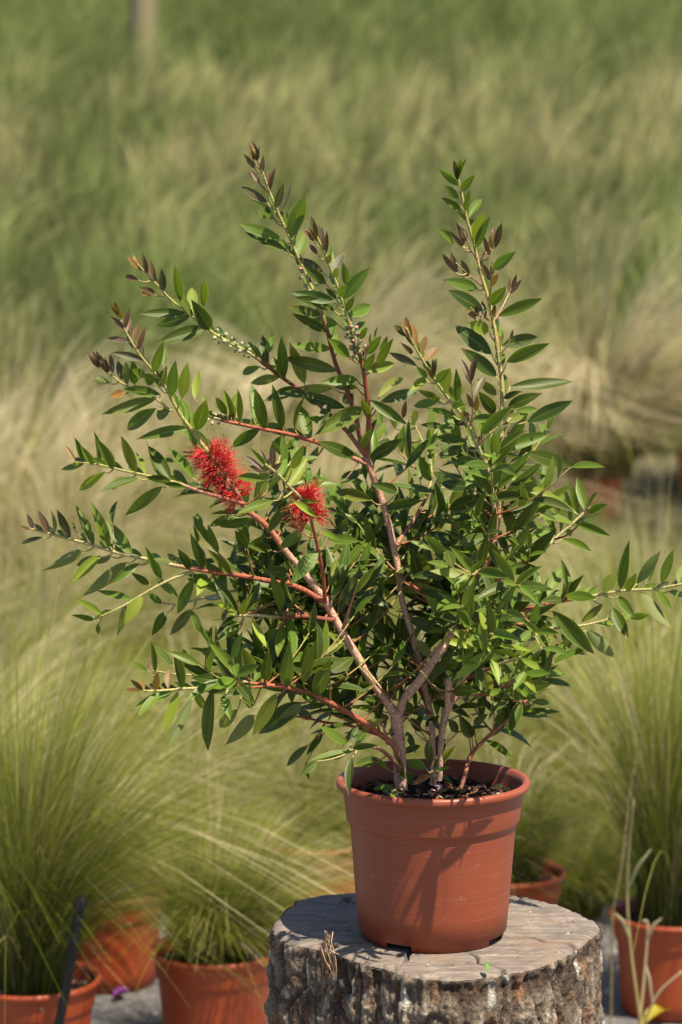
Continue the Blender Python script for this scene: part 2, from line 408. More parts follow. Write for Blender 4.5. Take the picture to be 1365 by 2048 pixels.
ringv = s.math('SINE', s.math('MULTIPLY', wob, 900))
c = s.ramp(s.math('ADD', s.math('MULTIPLY', saw, .75), s.math('MULTIPLY', fine, .25)), [(.3, (.04, .034, .032)), (.48, (.125, .112, .105)), (.66, (.225, .205, .19)), (.8, (.34, .31, .28))])
c = s.mix(s.math('MULTIPLY', s.step(ringv, .1, 1), .34), c, (.10, .085, .08))
c = s.mix(1, c, (1.05, .94, .82), 'MULTIPLY'); c = s.mix(s.math('MULTIPLY', s.step(blot, .48, .66), .65), c, (.17, .115, .08)); c = s.mix(s.math('MULTIPLY', s.step(fine, .64, .72), .5), c, (.05, .04, .035))
s.l(c, s.b.inputs['Base Color']); s.b.inputs['Roughness'].default_value = .85
s.bump(s.math('ADD', saw, s.math('MULTIPLY', fine, .5)), .5, .002)
obj('sawn_face', mesh_np('sawn_face', V, F, mat=s.m), stump)

# ---- the shrub's pot
pot = empty('plant_pot', PC)
tag(pot, 'terracotta coloured plastic pot standing on the sawn tree stump', 'plant pot')
pm = pot_mesh('pot_wall', M['pot']); po = bpy.data.objects.new('pot_wall', pm); COL.objects.link(po); po.parent = pot; po.rotation_euler.z = 0
SOIL = .172
sm, chips = soil_meshes('soil', SOIL, .1092, 3, 620)
o = bpy.data.objects.new('soil', sm); COL.objects.link(o); o.parent = pot
o2 = bpy.data.objects.new('soil_chips', chips); COL.objects.link(o2); o2.parent = pot; o2['kind'] = 'stuff'

# ------------------------------------------------------------------ the bottlebrush shrub
shrub = empty('bottlebrush_shrub', (PC.x - .04, PC.y + .03, PC.z + SOIL))
tag(shrub, 'leafy bottlebrush shrub with red brush flowers growing from the pot on the stump', 'shrub')
TAN = (.57, .36, .26); RED = (.33, .10, .055); DRED = (.20, .065, .04); YEL = (.33, .31, .10); PINK = (.40, .19, .13); PALE = (.40, .37, .17)
BR = {}
BRANCH = []   # name, parent-less list of dict(samples px, world pts, radii)
def branch(pts, d0, d1, r0, r1, cols, per=6, knob=True):
    """pts photo pixels; depth offset runs d0->d1 along the length; cols: [(t, colour)]"""
    L = [0]
    for a, b in zip(pts, pts[1:]): L.append(L[-1] + math.hypot(b[0] - a[0], b[1] - a[1]))
    W = []
    for k, p in enumerate(pts):
        t = L[k] / L[-1]; W.append(px(p[0], p[1], p[2] if len(p) > 2 else d0 + (d1 - d0) * t))
    P = spline(W, per); n = len(P)
    for i in range(1, n - 1):
        P[i] = P[i] + Vector((noise.noise(P[i] * 22), noise.noise(P[i] * 22 + Vector((9, 0, 0))), noise.noise(P[i] * 22 + Vector((0, 9, 0))))) * .0022
    rad = []; C = []
    for i in range(n):
        t = i / (n - 1); q = r0 + (r1 - r0) * t
        if knob: q *= 1 + .12 * noise.noise(Vector((i * .8, r0 * 999, 0)))
        rad.append(q)
        for (ta, ca), (tb, cb) in zip(cols, cols[1:]):
            if ta <= t <= tb: C.append(lerp3(ca, cb, (t - ta) / max(1e-6, tb - ta))); break
    ac = Acc(); ac.add(*tube(P, rad, C, 9 if r0 > .004 else 6))
    b = dict(P=P, r=rad, ac=ac, C=C, id=len(BRANCH)); BRANCH.append(b); return b
OLD = [(0, TAN), (1, TAN)]; MID = [(0, TAN), (.25, RED), (1, RED)]; NEW = [(0, RED), (.25, PINK), (.4, YEL), (1, YEL)]; YNG = [(0, YEL), (1, YEL)]
tr0 = branch([(806, 1592, .035), (801, 1530), (796, 1470), (793, 1425)], .035, .02, .0082, .0078, OLD)
stA = branch([(793, 1434), (770, 1395), (745, 1362), (700, 1290), (672, 1240), (651, 1202), (626, 1168), (606, 1142)], .02, .0, .0059, .0046, OLD)
stB = branch([(794, 1436), (812, 1400), (838, 1362), (868, 1318), (890, 1288)], .02, .0, .0060, .0055, OLD)
stC = branch([(866, 1570, .05), (864, 1470), (858, 1410), (840, 1325), (828, 1288), (812, 1225), (800, 1167), (792, 1110), (776, 1036), (760, 985), (747, 955), (734, 915)], .05, .07, .0042, .0040, [(0, TAN), (.6, TAN), (1, PINK)])
A1 = branch([(606, 1142), (575, 1105), (545, 1066), (523, 1043), (488, 1012), (462, 975), (438, 940), (420, 912), (402, 885), (385, 858), (362, 828), (335, 785), (308, 745), (280, 705), (255, 665), (232, 622)], .0, -.05, .0042, .0012, [(0, TAN), (.15, RED), (.35, PINK), (.45, YEL), (1, YEL)])
A1b = branch([(345, 822), (315, 800), (285, 785), (255, 772), (225, 752), (200, 735), (182, 712)], -.035, -.03, .0019, .0009, YNG)
A2 = branch([(651, 1205), (648, 1165), (641, 1120), (628, 1066), (612, 1012), (592, 985), (570, 960), (548, 940), (532, 928)], .0, -.12, .0027, .0014, [(0, RED), (.5, RED), (.62, PALE), (1, PALE)])
A3 = branch([(645, 1202), (590, 1172), (520, 1158), (460, 1147), (385, 1138), (300, 1120), (230, 1103), (150, 1080), (95, 1066), (62, 1058)], .0, -.03, .0040, .0013, [(0, RED), (.42, RED), (.46, PINK), (.52, PALE), (1, YEL)])
A3b = branch([(385, 1144), (330, 1165), (280, 1190), (232, 1218), (190, 1238)], -.01, -.03, .0023, .0010, [(0, PALE), (1, YEL)])
A3c = branch([(520, 1160), (470, 1180), (410, 1195), (360, 1208), (310, 1205)], .03, .10, .0022, .0010, [(0, RED), (.4, PALE), (1, PALE)])
A4 = branch([(668, 1240), (610, 1233), (552, 1235), (500, 1232), (470, 1232)], .0, -.05, .0034, .0014, [(0, DRED), (.45, DRED), (.5, PALE), (1, PALE)])
A5 = branch([(686, 1258), (697, 1222), (708, 1192), (718, 1160)], .0, -.03, .0021, .0010, [(0, PINK), (.6, PINK), (1, YEL)])
L3 = branch([(490, 1008), (430, 992), (380, 975), (330, 960), (250, 942), (195, 930), (152, 924)], -.03, -.06, .0026, .0011, [(0, RED), (.3, PINK), (.45, YEL), (1, YEL)])
C1 = branch([(735, 928), (690, 910), (640, 888), (580, 869), (520, 856), (465, 848), (435, 840), (412, 832)], .07, .03, .0034, .0018, [(0, PINK), (.2, RED), (.8, RED), (.86, PALE), (1, PALE)])
C2 = branch([(734, 916), (737, 860), (735, 790), (728, 740), (714, 690), (694, 630), (672, 565), (652, 510), (634, 468), (628, 448)], .07, .01, .0034, .0012, [(0, RED), (.38, DRED), (.46, PALE), (.6, YEL), (1, YEL)])
C3 = branch([(735, 918), (722, 880), (712, 835), (695, 785), (672, 730), (657, 662), (640, 610), (615, 555), (592, 505), (568, 450), (545, 400), (525, 345), (508, 300)], .075, .05, .0036, .0012, [(0, PINK), (.3, DRED), (.42, DRED), (.52, PALE), (.65, YEL), (1, YEL)])
C4 = branch([(732, 912), (700, 870), (660, 830), (620, 795), (560, 750), (520, 722), (490, 702), (445, 675), (405, 650), (355, 610), (310, 565), (275, 528)], .075, .08, .0032, .0012, [(0, PINK), (.3, DRED), (.45, DRED), (.52, PALE), (.62, YEL), (1, YEL)])
C5 = branch([(794, 1092), (812, 1062), (840, 1022), (858, 985), (862, 930), (845, 880), (822, 830)], .07, .24, .0030, .0011, [(0, PINK), (.4, PINK), (.6, YEL), (1, YEL)])
B1 = branch([(890, 1290), (925, 1232), (952, 1165), (972, 1122), (988, 1078)], .0, -.02, .0048, .0038, [(0, TAN), (.5, RED), (1, PINK)])
CR = branch([(988, 1080), (990, 1030), (984, 975), (972, 930), (955, 885), (930, 840), (898, 795), (866, 750), (840, 712), (822, 680), (812, 655)], -.02, -.11, .0034, .0012, [(0, PINK), (.3, PALE), (1, YEL)])
R1 = branch([(990, 1078), (1000, 1000), (1004, 900), (1005, 810), (1000, 720), (988, 650), (970, 570), (945, 480), (926, 400), (913, 345)], -.01, .02, .0036, .0012, [(0, PINK), (.25, PALE), (.5, (.38, .30, .12)), (1, YEL)])
E1 = branch([(952, 1170), (1010, 1155), (1052, 1125), (1090, 1095), (1130, 1062), (1165, 1030), (1182, 1014)], .0, .09, .0034, .0012, [(0, RED), (.3, PINK), (.5, PALE), (1, YEL)])
E2 = branch([(1052, 1125), (1055, 1080), (1060, 1045), (1080, 1005)], .05, .14, .0020, .0010, [(0, PINK), (.4, PALE), (1, YEL)])
D1 = branch([(880, 1540, .055), (886, 1440), (900, 1340), (935, 1272), (985, 1246), (1040, 1224), (1100, 1206), (1150, 1196), (1220, 1186), (1290, 1178), (1350, 1171), (1395, 1166)], .055, .0, .0036, .0012, [(0, TAN), (.3, TAN), (.42, RED), (.62, RED), (.68, PALE), (1, YEL)])
D2 = branch([(1010, 1240), (1060, 1252), (1110, 1257), (1170, 1248), (1230, 1236), (1262, 1222)], .04, .10, .0024, .0010, [(0, RED), (.5, PALE), (1, YEL)])
D3 = branch([(878, 1560, .04), (882, 1500), (896, 1418), (928, 1392), (985, 1389), (1035, 1393), (1060, 1398)], .04, .0, .0038, .0016, [(0, TAN), (.5, TAN), (.6, RED), (1, PINK)])
D4 = branch([(922, 1586, .03), (932, 1548, .035), (945, 1508), (985, 1466), (1037, 1418), (1062, 1400)], .04, .06, .0036, .0014, [(0, PINK), (.4, RED), (1, PINK)])
stub = branch([(896, 1420), (897, 1390), (899, 1361)], .02, .01, .0050, .0044, OLD)
F1 = branch([(905, 1400), (925, 1360), (955, 1330), (982, 1306)], .0, -.21, .0030, .0016, [(0, PINK), (.5, PALE), (1, PALE)])
F2 = branch([(925, 1360), (975, 1338), (1010, 1325), (1040, 1314)], -.05, -.20, .0022, .0014, [(0, DRED), (.4, DRED), (.6, PALE), (1, PALE)])
G1 = branch([(803, 1535, .02), (785, 1490), (757, 1466), (722, 1443), (660, 1405), (600, 1380), (550, 1372), (495, 1368), (440, 1373), (380, 1377), (320, 1380), (288, 1380)], .02, -.11, .0042, .0013, [(0, PINK), (.2, RED), (.62, RED), (.68, PALE), (1, YEL)])
G2 = branch([(498, 1367), (450, 1354), (400, 1350), (345, 1348), (305, 1342)], -.06, -.05, .0022, .0010, [(0, PALE), (1, YEL)])
G3 = branch([(760, 1470), (700, 1452), (650, 1445), (600, 1434), (560, 1432)], .01, .06, .0024, .0012, [(0, RED), (1, RED)])
G4 = branch([(800, 1540, .02), (770, 1505), (735, 1495), (700, 1500)], .02, -.12, .0028, .0014, [(0, PINK), (.5, PINK), (1, PALE)])
G5 = branch([(775, 1488), (771, 1465), (766, 1448)], .01, -.01, .0022, .0014, [(0, PINK), (1, PINK)])
I1 = branch([(862, 1430), (835, 1375), (795, 1345), (765, 1320), (745, 1290)], .05, .10, .0026, .0014, [(0, RED), (1, RED)])
I2 = branch([(895, 1245), (870, 1215), (845, 1185), (820, 1165)], .05, .03, .0030, .0022, [(0, PINK), (1, RED)])
I3 = branch([(770, 1130), (745, 1105), (722, 1092), (690, 1078)], .07, .14, .0030, .0018, [(0, PINK), (1, PALE)])
S1 = branch([(868, 1566, -.03), (862, 1548), (864, 1542)], -.03, -.07, .0014, .0010, [(0, PINK), (1, PALE)])
S2 = branch([(812, 1590, -.05), (803, 1578)], -.05, -.08, .0014, .0010, [(0, PINK), (1, PALE)])
FW = [branch(p, d0, d1, .0022, .0012, [(0, RED), (.5, PINK), (1, YEL)]) for p, d0, d1 in (
    ([(935, 1272), (965, 1250), (990, 1235), (1005, 1222)], .02, -.22), ([(918, 1240), (930, 1250), (942, 1258)], -.0, -.21), ([(985, 1389), (1015, 1370), (1048, 1345)], .01, -.21),
    ([(1010, 1155), (1025, 1170), (1040, 1172)], .01, -.24), ([(930, 1262), (955, 1268), (985, 1268)], .02, -.26), ([(925, 1232), (925, 1225), (925, 1212)], .0, -.26), ([(972, 1122), (960, 1140), (940, 1150)], -.02, -.20), ([(1040, 1224), (1060, 1250), (1075, 1272)], .04, -.19))]
# side shoots on the tall right branch and the centre right branch (bronze young growth)
for pts, d0, d1 in ([(955, 520), (940, 495), (928, 462)], .01, -.02), ([(962, 520), (975, 490), (985, 460)], .015, .0), ([(970, 575), (935, 545), (912, 525)], .015, -.03), \
        ([(990, 640), (1010, 605), (1024, 575)], .015, .05), ([(978, 640), (955, 630), (942, 615)], .01, -.03), ([(978, 600), (985, 560), (984, 530)], .01, -.04), \
        ([(942, 852), (946, 800), (945, 760)], -.07, -.10), ([(958, 890), (985, 865), (1005, 850), (1020, 835)], -.065, -.09), ([(940, 850), (952, 825)], -.07, -.09):
    branch(pts, d0, d1, .0013, .0007, [(0, PINK), (1, PALE)], 4)

# ---- leaves traced from the photograph: base x y, tip x y, visible width, tone
CR_ = {'K1': (450, 260, 3.4125), 'K2': (450, 600, 3.4125), 'K3': (820, 700, 3.4125), 'K4': (400, 1000, 3.4125), 'K5': (700, 1000, 3.4125),
       'K6': (550, 1300, 3.4125), 'K7': (850, 1150, 2.65), 'K8': (0, 850, 3.25), 'P1': (0, 260, 1.95), 'P2': (650, 260, 1.909), 'P3': (0, 900, 1.95), 'P4': (650, 900, 1.909)}
TR = {}
TR['K1'] = """200 210 182 85 26 b/205 215 213 95 28 p/225 200 235 110 22 p/200 215 155 70 18 b/212 205 196 72 20 p/205 260 130 165 42 p/245 300 262 168 38 p/200 205 180 140 26 b/235 360 160 265 48 p/285 400 300 268 44 p/318 425 338 255 34 p
340 530 402 362 60 m/385 555 455 358 60 m/290 495 105 382 62 m/325 585 180 470 50 d/330 605 232 545 70 g/385 670 385 550 36 g/445 730 545 440 110 g/500 680 550 470 60 g/385 740 90 637 80 g/430 830 130 690 70 d/435 815 300 735 80 l/490 860 560 655 90 g
610 760 535 675 40 p/610 740 575 620 28 p/610 740 600 610 26 p/630 730 622 640 28 p/615 760 580 672 30 b/645 800 665 655 42 p/680 850 697 688 44 p/635 850 572 775 40 p/680 915 725 848 46 m/670 970 498 870 70 m/725 985 818 828 70 m/735 960 720 790 50 s
690 1050 540 930 80 d/835 1060 805 905 62 g/750 1000 780 930 50 g/810 1165 988 938 95 g/765 1135 835 1070 80 g/745 1165 455 1107 85 d/745 1230 490 1130 70 d/835 1240 880 1140 50 d/835 1270 1010 1195 90 g/760 1150 690 1080 40 d"""
TR['K2'] = """640 110 430 45 70 d/690 230 465 90 70 d/770 165 570 140 90 g/890 260 960 125 80 g/920 265 985 180 50 g/965 370 1085 235 75 g/960 485 1170 432 80 g/850 390 710 265 90 g/960 470 1020 370 60 g/1040 440 1145 270 70 g/1060 390 1110 245 40 g/990 300 995 225 16 d/1030 260 1035 185 16 d
1040 680 1225 515 55 d/1060 695 1320 615 85 d/1000 685 1245 848 75 g/1000 810 930 650 60 d/990 1090 1240 945 100 d/1160 980 1255 870 60 d/985 1040 1035 800 50 d/935 1025 995 880 60 l/900 540 665 560 80 g/720 340 450 308 80 g/940 735 615 918 120 g/740 600 430 630 85 g/905 600 740 590 60 g/765 485 400 395 100 d
285 450 255 250 65 d/300 365 325 220 60 g/395 550 385 235 80 g/405 540 345 400 50 g/545 570 445 290 90 d/240 455 95 508 60 g/375 540 170 565 75 d/210 420 170 295 20 d/820 735 450 620 90 d/690 830 575 800 60 g/470 620 270 690 80 d/560 640 380 640 60 d/700 690 560 700 60 d
280 880 205 600 90 g/200 830 165 580 60 g/395 870 330 595 80 d/575 950 520 705 90 g/155 880 270 790 70 g/480 890 525 655 14 g/105 825 90 605 50 g/40 820 80 665 55 g/10 770 0 600 40 g/910 1060 630 965 95 d/470 1030 440 940 30 g/240 890 30 1010 80 g/420 920 300 1060 70 g/500 940 390 1060 60 d/300 870 450 920 60 d
270 1165 130 1055 40 p/285 1175 165 1130 50 p/290 1150 235 1010 35 p/335 1130 325 995 55 p/295 1185 390 1110 55 p/270 1120 185 1020 40 g/280 1230 65 1195 70 g/240 1320 285 1235 35 s/360 1230 425 1065 55 g/415 1290 565 1065 100 g/460 1150 540 995 75 g/570 1120 635 1015 60 s/380 1060 325 960 30 g
790 1250 935 1150 90 d/1175 1310 1020 1255 80 d/1000 1365 740 1300 90 d/720 700 640 860 70 d/880 640 800 700 80 d/850 880 930 860 60 g"""
TR['P2'] = """497 190 485 110 14 m/505 185 520 112 24 g/500 215 428 142 30 g/508 200 532 110 16 g/525 235 572 172 34 g/510 262 458 212 34 g/535 305 552 232 24 g/515 305 455 260 30 g/555 330 603 248 34 g/530 345 505 312 22 g/568 410 608 318 44 g/580 445 628 332 40 g/510 430 437 380 40 g
530 440 500 350 30 p/540 430 520 370 28 p/525 445 485 400 26 p/640 440 645 365 26 p/650 450 678 350 32 p/630 480 605 400 22 p/640 455 628 400 20 p/625 575 600 508 28 p/635 600 660 550 28 b/640 560 640 500 20 p/500 545 445 470 26 p/505 545 480 465 26 p/545 570 520 495 30 m/512 550 470 480 22 b
650 535 722 467 44 g/580 605 460 572 48 g/605 690 470 610 60 d/630 665 690 600 46 g/700 630 705 560 20 p/715 625 755 570 24 p/720 615 733 550 18 p/665 715 832 642 46 g/645 715 650 665 20 p/570 720 535 665 22 b/580 720 580 660 20 p/575 722 555 650 18 p/625 765 550 740 56 l/637 855 495 745 70 d/675 825 820 790 56 d/695 885 855 815 52 g/655 940 525 835 60 d/670 815 675 780 16 p/710 800 718 765 14 p
320 800 295 718 30 b/325 805 308 718 30 b/310 795 262 742 30 m/350 825 330 728 32 b/335 855 295 815 22 p/375 850 387 782 30 b/350 900 240 850 34 m/375 885 430 832 40 b/425 935 413 875 24 p
610 720 600 650 26 p/300 1100 310 1030 24 p/330 1130 350 1060 30 s/270 1140 250 1050 30 g/300 1180 340 1100 34 g"""
TR['K3'] = """685 250 1115 222 95 d/650 340 760 280 50 d/670 385 900 295 95 d/800 490 1115 345 100 d/720 420 880 400 50 g/590 310 470 200 70 d/580 430 480 290 90 d/640 500 800 420 70 d
120 185 50 120 50 g/165 200 105 105 35 b/170 160 180 60 35 g/110 195 0 280 65 l/175 215 262 130 65 g/240 295 275 120 60 g/325 345 320 140 65 g/190 330 60 275 50 g/190 355 10 380 70 g/275 385 365 375 55 l/195 350 165 300 40 l/300 450 130 395 45 g/340 440 415 445 40 b/405 475 585 465 65 g/485 575 700 375 85 g
225 520 80 510 50 d/310 470 190 585 75 g/365 510 270 490 50 d/385 620 165 590 75 d/375 660 170 745 85 d/395 710 375 560 35 s/510 695 645 800 30 l/575 705 965 562 80 g/800 700 1105 795 110 d/610 770 810 410 90 g
420 240 350 50 45 p/425 215 435 40 35 p/440 200 460 45 30 p/430 325 512 185 55 m/435 405 390 300 45 p/455 420 460 310 40 b/640 590 690 400 30 p/660 585 755 455 45 m
510 785 385 930 100 g/330 900 160 835 95 d/415 940 210 905 100 d/500 1000 245 1095 105 d/595 950 485 1205 110 g/590 960 830 690 60 g/640 1040 950 712 80 d/600 840 945 970 60 l/600 970 1160 1050 60 l/650 1060 720 1285 90 g/640 1060 745 1175 40 d/185 710 95 655 25 l/410 800 240 755 40 l/455 760 300 750 70 g
1185 1085 1140 880 65 g/1145 1120 1085 890 55 g/1090 1170 1060 940 60 g/1215 1085 1270 965 25 g/1215 1110 1365 1050 65 g/1110 1210 1300 1125 55 d/1140 1190 1365 1265 65 g/1065 1225 1115 1265 55 g/905 1035 1030 1130 20 l/1020 1240 1000 920 55 g/985 1260 910 1085 60 g/815 1300 985 1190 65 g/930 950 985 815 25 g/1040 1290 1240 1365 50 g/840 1100 1030 1045 45 g/860 920 820 850 45 g
130 900 60 720 80 g/170 800 130 640 50 g/120 980 0 940 90 d/130 1090 0 1220 80 d/150 1100 120 1240 70 d/70 900 90 700 70 g/150 700 130 540 60 g/30 760 70 560 50 g"""
TR['P1'] = """540 550 495 490 24 b/545 555 520 485 26 b/540 585 480 565 26 p/575 560 558 485 24 p/590 595 575 530 20 p/605 590 587 505 22 p/640 630 630 540 34 m/605 635 545 615 26 p/600 640 548 635 28 b/705 660 685 530 40 g/760 745 670 595 36 g/752 705 750 605 44 g/795 690 790 570 30 g/820 770 760 680 62 d/720 720 545 715 40 d/740 735 600 765 50 d/795 780 612 830 60 d
465 720 432 680 20 b/470 715 445 670 22 b/475 735 470 700 18 b/480 775 430 725 28 p/490 770 505 690 22 p/500 790 512 730 26 p/495 825 420 810 26 p/525 820 545 750 30 p/550 855 567 765 24 p/525 860 530 825 18 p/545 900 440 865 34 m/600 940 635 830 40 g/570 960 515 935 36 g/640 925 645 845 28 g/620 1000 645 935 44 g/670 1040 685 900 52 g/710 1045 738 895 52 g/760 1050 775 930 36 g/600 985 565 955 50 g
625 1030 470 1015 40 g/735 1135 700 1040 50 g/770 1170 803 1050 62 g/665 1095 600 1120 50 g/600 1055 405 1105 50 d/610 1085 475 1180 56 g/730 1168 535 1200 46 g/805 1075 795 1035 18 g
385 935 340 870 24 p/390 930 360 860 22 p/400 925 375 858 22 p/415 950 385 870 26 p/420 950 410 890 24 p/440 950 432 870 24 p/430 985 362 970 30 s/475 975 462 890 32 m/500 990 490 900 36 s/525 990 520 900 40 g/480 1025 428 1040 36 b
900 1120 935 1010 40 g/885 1110 840 1040 34 g/915 1125 880 1020 30 g"""
TR['K8'] = """490 225 420 125 30 b/545 220 490 85 50 g/610 265 530 140 50 l/640 240 620 40 35 g/740 280 640 100 75 g/550 265 395 290 45 g/505 265 470 255 30 l/685 305 490 440 65 l/800 335 705 430 55 l/900 345 645 430 55 d/880 295 785 65 75 d/960 335 885 165 50 l/1115 360 955 110 85 d/1010 310 945 90 20 d/1120 370 935 340 60 d/1055 400 805 595 85 g/1195 415 1050 380 40 d
180 685 125 660 28 p/215 680 178 575 38 p/325 700 250 555 55 p/345 710 350 540 22 s/465 755 365 545 60 m/280 730 130 770 40 m/605 780 495 510 65 g/710 790 605 510 80 g/700 770 680 640 40 l/735 640 760 485 30 d/870 845 690 620 90 g/490 680 465 625 25 g/740 835 655 760 20 d/530 815 305 940 75 s/645 850 465 1025 80 l/640 855 485 915 55 g/820 895 550 1110 90 s/905 905 755 1005 55 d/720 855 620 900 45 s
1235 945 1165 810 65 d/1330 935 1235 700 70 d/1290 760 1265 660 30 d/1150 900 1090 830 50 d/1050 1000 950 800 60 g/970 1040 860 960 50 d/1160 1120 1010 990 60 l/850 1120 630 1075 55 g/660 1215 490 1125 45 g/600 1270 465 1235 40 g/730 1210 600 1265 20 g/1260 1000 1150 1235 80 g/940 1120 805 1290 85 l/830 1180 765 1365 60 s/1050 1160 950 1090 50 g/640 1290 640 1365 35 g/1080 1215 990 1365 75 g/1250 1200 1105 1365 80 d/1330 1000 1290 1090 70 l/1110 900 1000 870 50 s/900 900 720 1030 60 g"""
TR['P3'] = """555 935 505 890 22 p/545 935 485 935 20 b/560 940 550 895 24 b/590 880 580 810 14 p/610 935 615 870 32 b/660 925 660 850 36 b/705 920 688 785 36 d/575 860 515 825 20 g/605 870 590 750 24 g/675 840 605 760 30 d/720 830 715 775 36 d/810 880 690 815 50 d/820 885 830 740 14 g/685 945 525 1000 40 g/625 950 540 1040 40 g/695 950 640 1105 46 l/745 975 655 1160 46 s/830 930 800 1180 34 d/750 940 800 1015 36 l/930 1010 840 1095 50 g/1080 950 985 1115 60 g/1175 985 1000 1110 80 d/990 1035 890 1145 60 s/985 1000 940 945 40 g/980 905 1030 830 34 g/1125 920 1130 775 54 g/1180 900 1210 745 50 g/1235 965 1285 820 60 g/870 960 900 1050 40 g"""
TR['K4'] = """240 760 110 695 40 l/235 790 205 735 50 l/240 760 135 600 25 g/270 775 380 620 55 l/310 765 400 690 25 l/270 835 100 880 40 l/270 850 120 960 60 g/270 880 170 945 45 l/360 820 455 1020 60 l/310 650 200 530 60 g/560 770 495 500 65 g/565 850 530 1075 70 g/520 880 400 980 60 g
220 500 65 345 75 d/130 360 35 200 75 d/40 465 0 310 55 d/425 560 235 425 80 d/440 245 290 425 80 g/325 330 240 210 80 d/700 360 340 435 100 g/800 345 620 565 110 g/700 215 530 345 80 g/830 215 960 270 35 l/870 260 1110 290 80 g/920 240 1100 85 60 d/500 5 260 90 80 g/610 30 445 235 75 d/230 105 60 185 70 g/400 140 150 185 70 g
880 590 950 385 60 d/900 690 1000 430 80 g/1050 640 1195 450 50 l/1000 870 1210 580 60 d/710 740 840 470 18 g/660 660 700 530 40 d/610 760 690 640 18 g/920 885 700 835 70 g/800 980 650 910 70 g/590 1260 610 1010 95 g/705 1250 790 960 90 g/800 1345 870 1090 110 g/350 1240 440 1105 70 g/300 1210 190 1060 25 g/350 1170 290 1010 100 d/890 1180 1060 1060 100 d/450 1230 470 1020 80 d/980 960 810 1090 60 l/1040 1000 1080 800 60 g/970 970 870 900 40 l
640 10 800 115 50 l/690 20 810 10 30 l/560 320 620 200 80 d/480 340 300 300 70 d/340 420 180 400 70 d/600 500 430 480 90 d/480 700 380 650 90 d"""
TR['K5'] = """310 420 220 695 150 v/345 610 635 620 80 v/915 1010 690 875 80 l/870 1000 620 950 65 l/930 1030 705 1230 80 l/960 1030 930 950 50 l/940 1030 825 905 25 l/975 1060 1020 1260 60 l/985 990 1240 1030 35 l/980 1020 1165 1070 25 l/940 950 885 740 50 l/960 950 1140 880 35 l/960 970 955 700 45 d/1040 1120 1045 1255 25 s/1040 1140 1120 1220 35 g/1165 1080 1365 970 25 l/1160 1090 1365 1190 55 l/1150 1160 1275 1320 50 l/1170 1065 1255 950 18 l
880 655 1345 700 85 d/960 515 1290 485 55 g/1110 590 1355 590 80 d/930 640 1120 565 60 d/830 515 540 485 75 g/985 340 1130 550 50 l/1040 330 1150 450 40 g/950 350 815 410 80 d/925 470 820 570 100 d/870 345 645 325 70 g/950 300 800 195 80 g/930 240 720 150 80 g/380 360 545 30 70 d/250 60 490 0 80 d/640 360 520 245 70 g/560 470 500 250 60 s/540 560 450 330 100 d/480 620 760 690 90 d/260 760 110 720 120 d/410 810 730 930 100 d/740 1160 520 1350 110 d/330 1110 310 880 60 g/215 1060 180 860 70 g/270 970 250 790 70 d/440 1230 260 1240 40 g/850 900 790 670 100 d/720 840 800 650 60 d/860 1330 870 1110 60 g/450 1200 350 1070 90 d/560 1080 450 950 70 s/640 1200 760 1050 80 g/480 560 420 330 90 d/700 460 660 320 80 d/1190 440 1160 250 50 g/1200 420 1225 280 60 g/1050 880 1300 960 80 d/1170 790 1360 890 90 d"""
TR['P4'] = """920 575 935 475 40 g/935 580 970 490 40 s/850 560 905 440 50 g/1065 545 1110 460 50 s/1125 525 1160 345 46 g/1190 510 1275 390 50 s/1230 510 1260 420 30 d/1285 510 1330 380 40 g/1205 550 1320 685 56 s/1270 545 1325 605 34 g/1120 560 1180 635 40 g/1350 525 1368 430 34 g/1310 540 1400 560 30 g/1095 600 1160 720 46 d/1060 590 970 660 30 s/1040 660 1110 665 25 l/870 615 1030 780 70 g/900 690 1010 790 60 s/1000 690 1120 800 56 s/745 645 885 715 60 d/830 760 930 780 26 g/1165 640 1240 630 30 l/1150 540 1190 470 36 g/1180 610 1130 650 36 g"""
TR['K7'] = """575 680 665 680 40 g/490 735 655 755 40 g/350 660 440 700 35 g/180 700 315 690 35 d/470 690 590 725 30 g/330 880 470 970 40 g/370 740 290 630 35 d/420 780 455 860 16 l/250 860 180 740 60 d/260 790 330 740 50 g/590 650 500 640 40 g/450 520 560 640 70 g/540 520 470 610 50 g/300 500 360 640 60 v/540 600 620 530 50 g/400 640 390 750 40 s"""
TR['K6'] = """530 690 230 755 55 g/520 700 365 750 50 g/525 730 500 985 60 d/500 640 300 520 80 g/520 640 570 515 50 d/560 625 620 560 70 d/535 650 700 650 55 d/330 570 215 720 50 d/230 650 65 800 55 d/290 760 165 860 60 d/220 760 235 890 25 s/180 365 0 530 90 s/585 175 330 490 25 g/600 545 745 470 75 v/730 410 495 390 60 d/700 340 545 330 50 d/770 815 680 725 40 l/860 910 855 730 45 g/845 920 785 850 35 g/810 935 675 945 50 g/820 950 800 1035 45 g/870 930 960 840 60 d
1035 810 890 750 80 g/1070 810 1035 600 70 s/1095 810 1230 655 60 l/1100 830 1200 800 30 g/1100 850 1240 940 18 g/1060 850 930 920 45 r/700 745 545 790 90 d/1030 520 1120 450 60 d/1000 560 930 470 60 d/960 560 1020 400 50 g/900 560 960 690 50 d/1250 560 1180 470 70 d/1330 600 1270 450 80 d/880 700 1000 650 50 d/680 300 560 200 80 d/250 480 150 400 70 d/930 440 900 330 60 d"""
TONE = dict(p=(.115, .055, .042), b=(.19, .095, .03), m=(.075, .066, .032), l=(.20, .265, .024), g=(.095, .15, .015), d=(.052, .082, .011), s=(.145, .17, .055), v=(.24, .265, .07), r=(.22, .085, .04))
EXPECT = dict(p=.026, b=.025, m=.038, l=.048, g=.060, d=.066, s=.060, v=.07, r=.04)
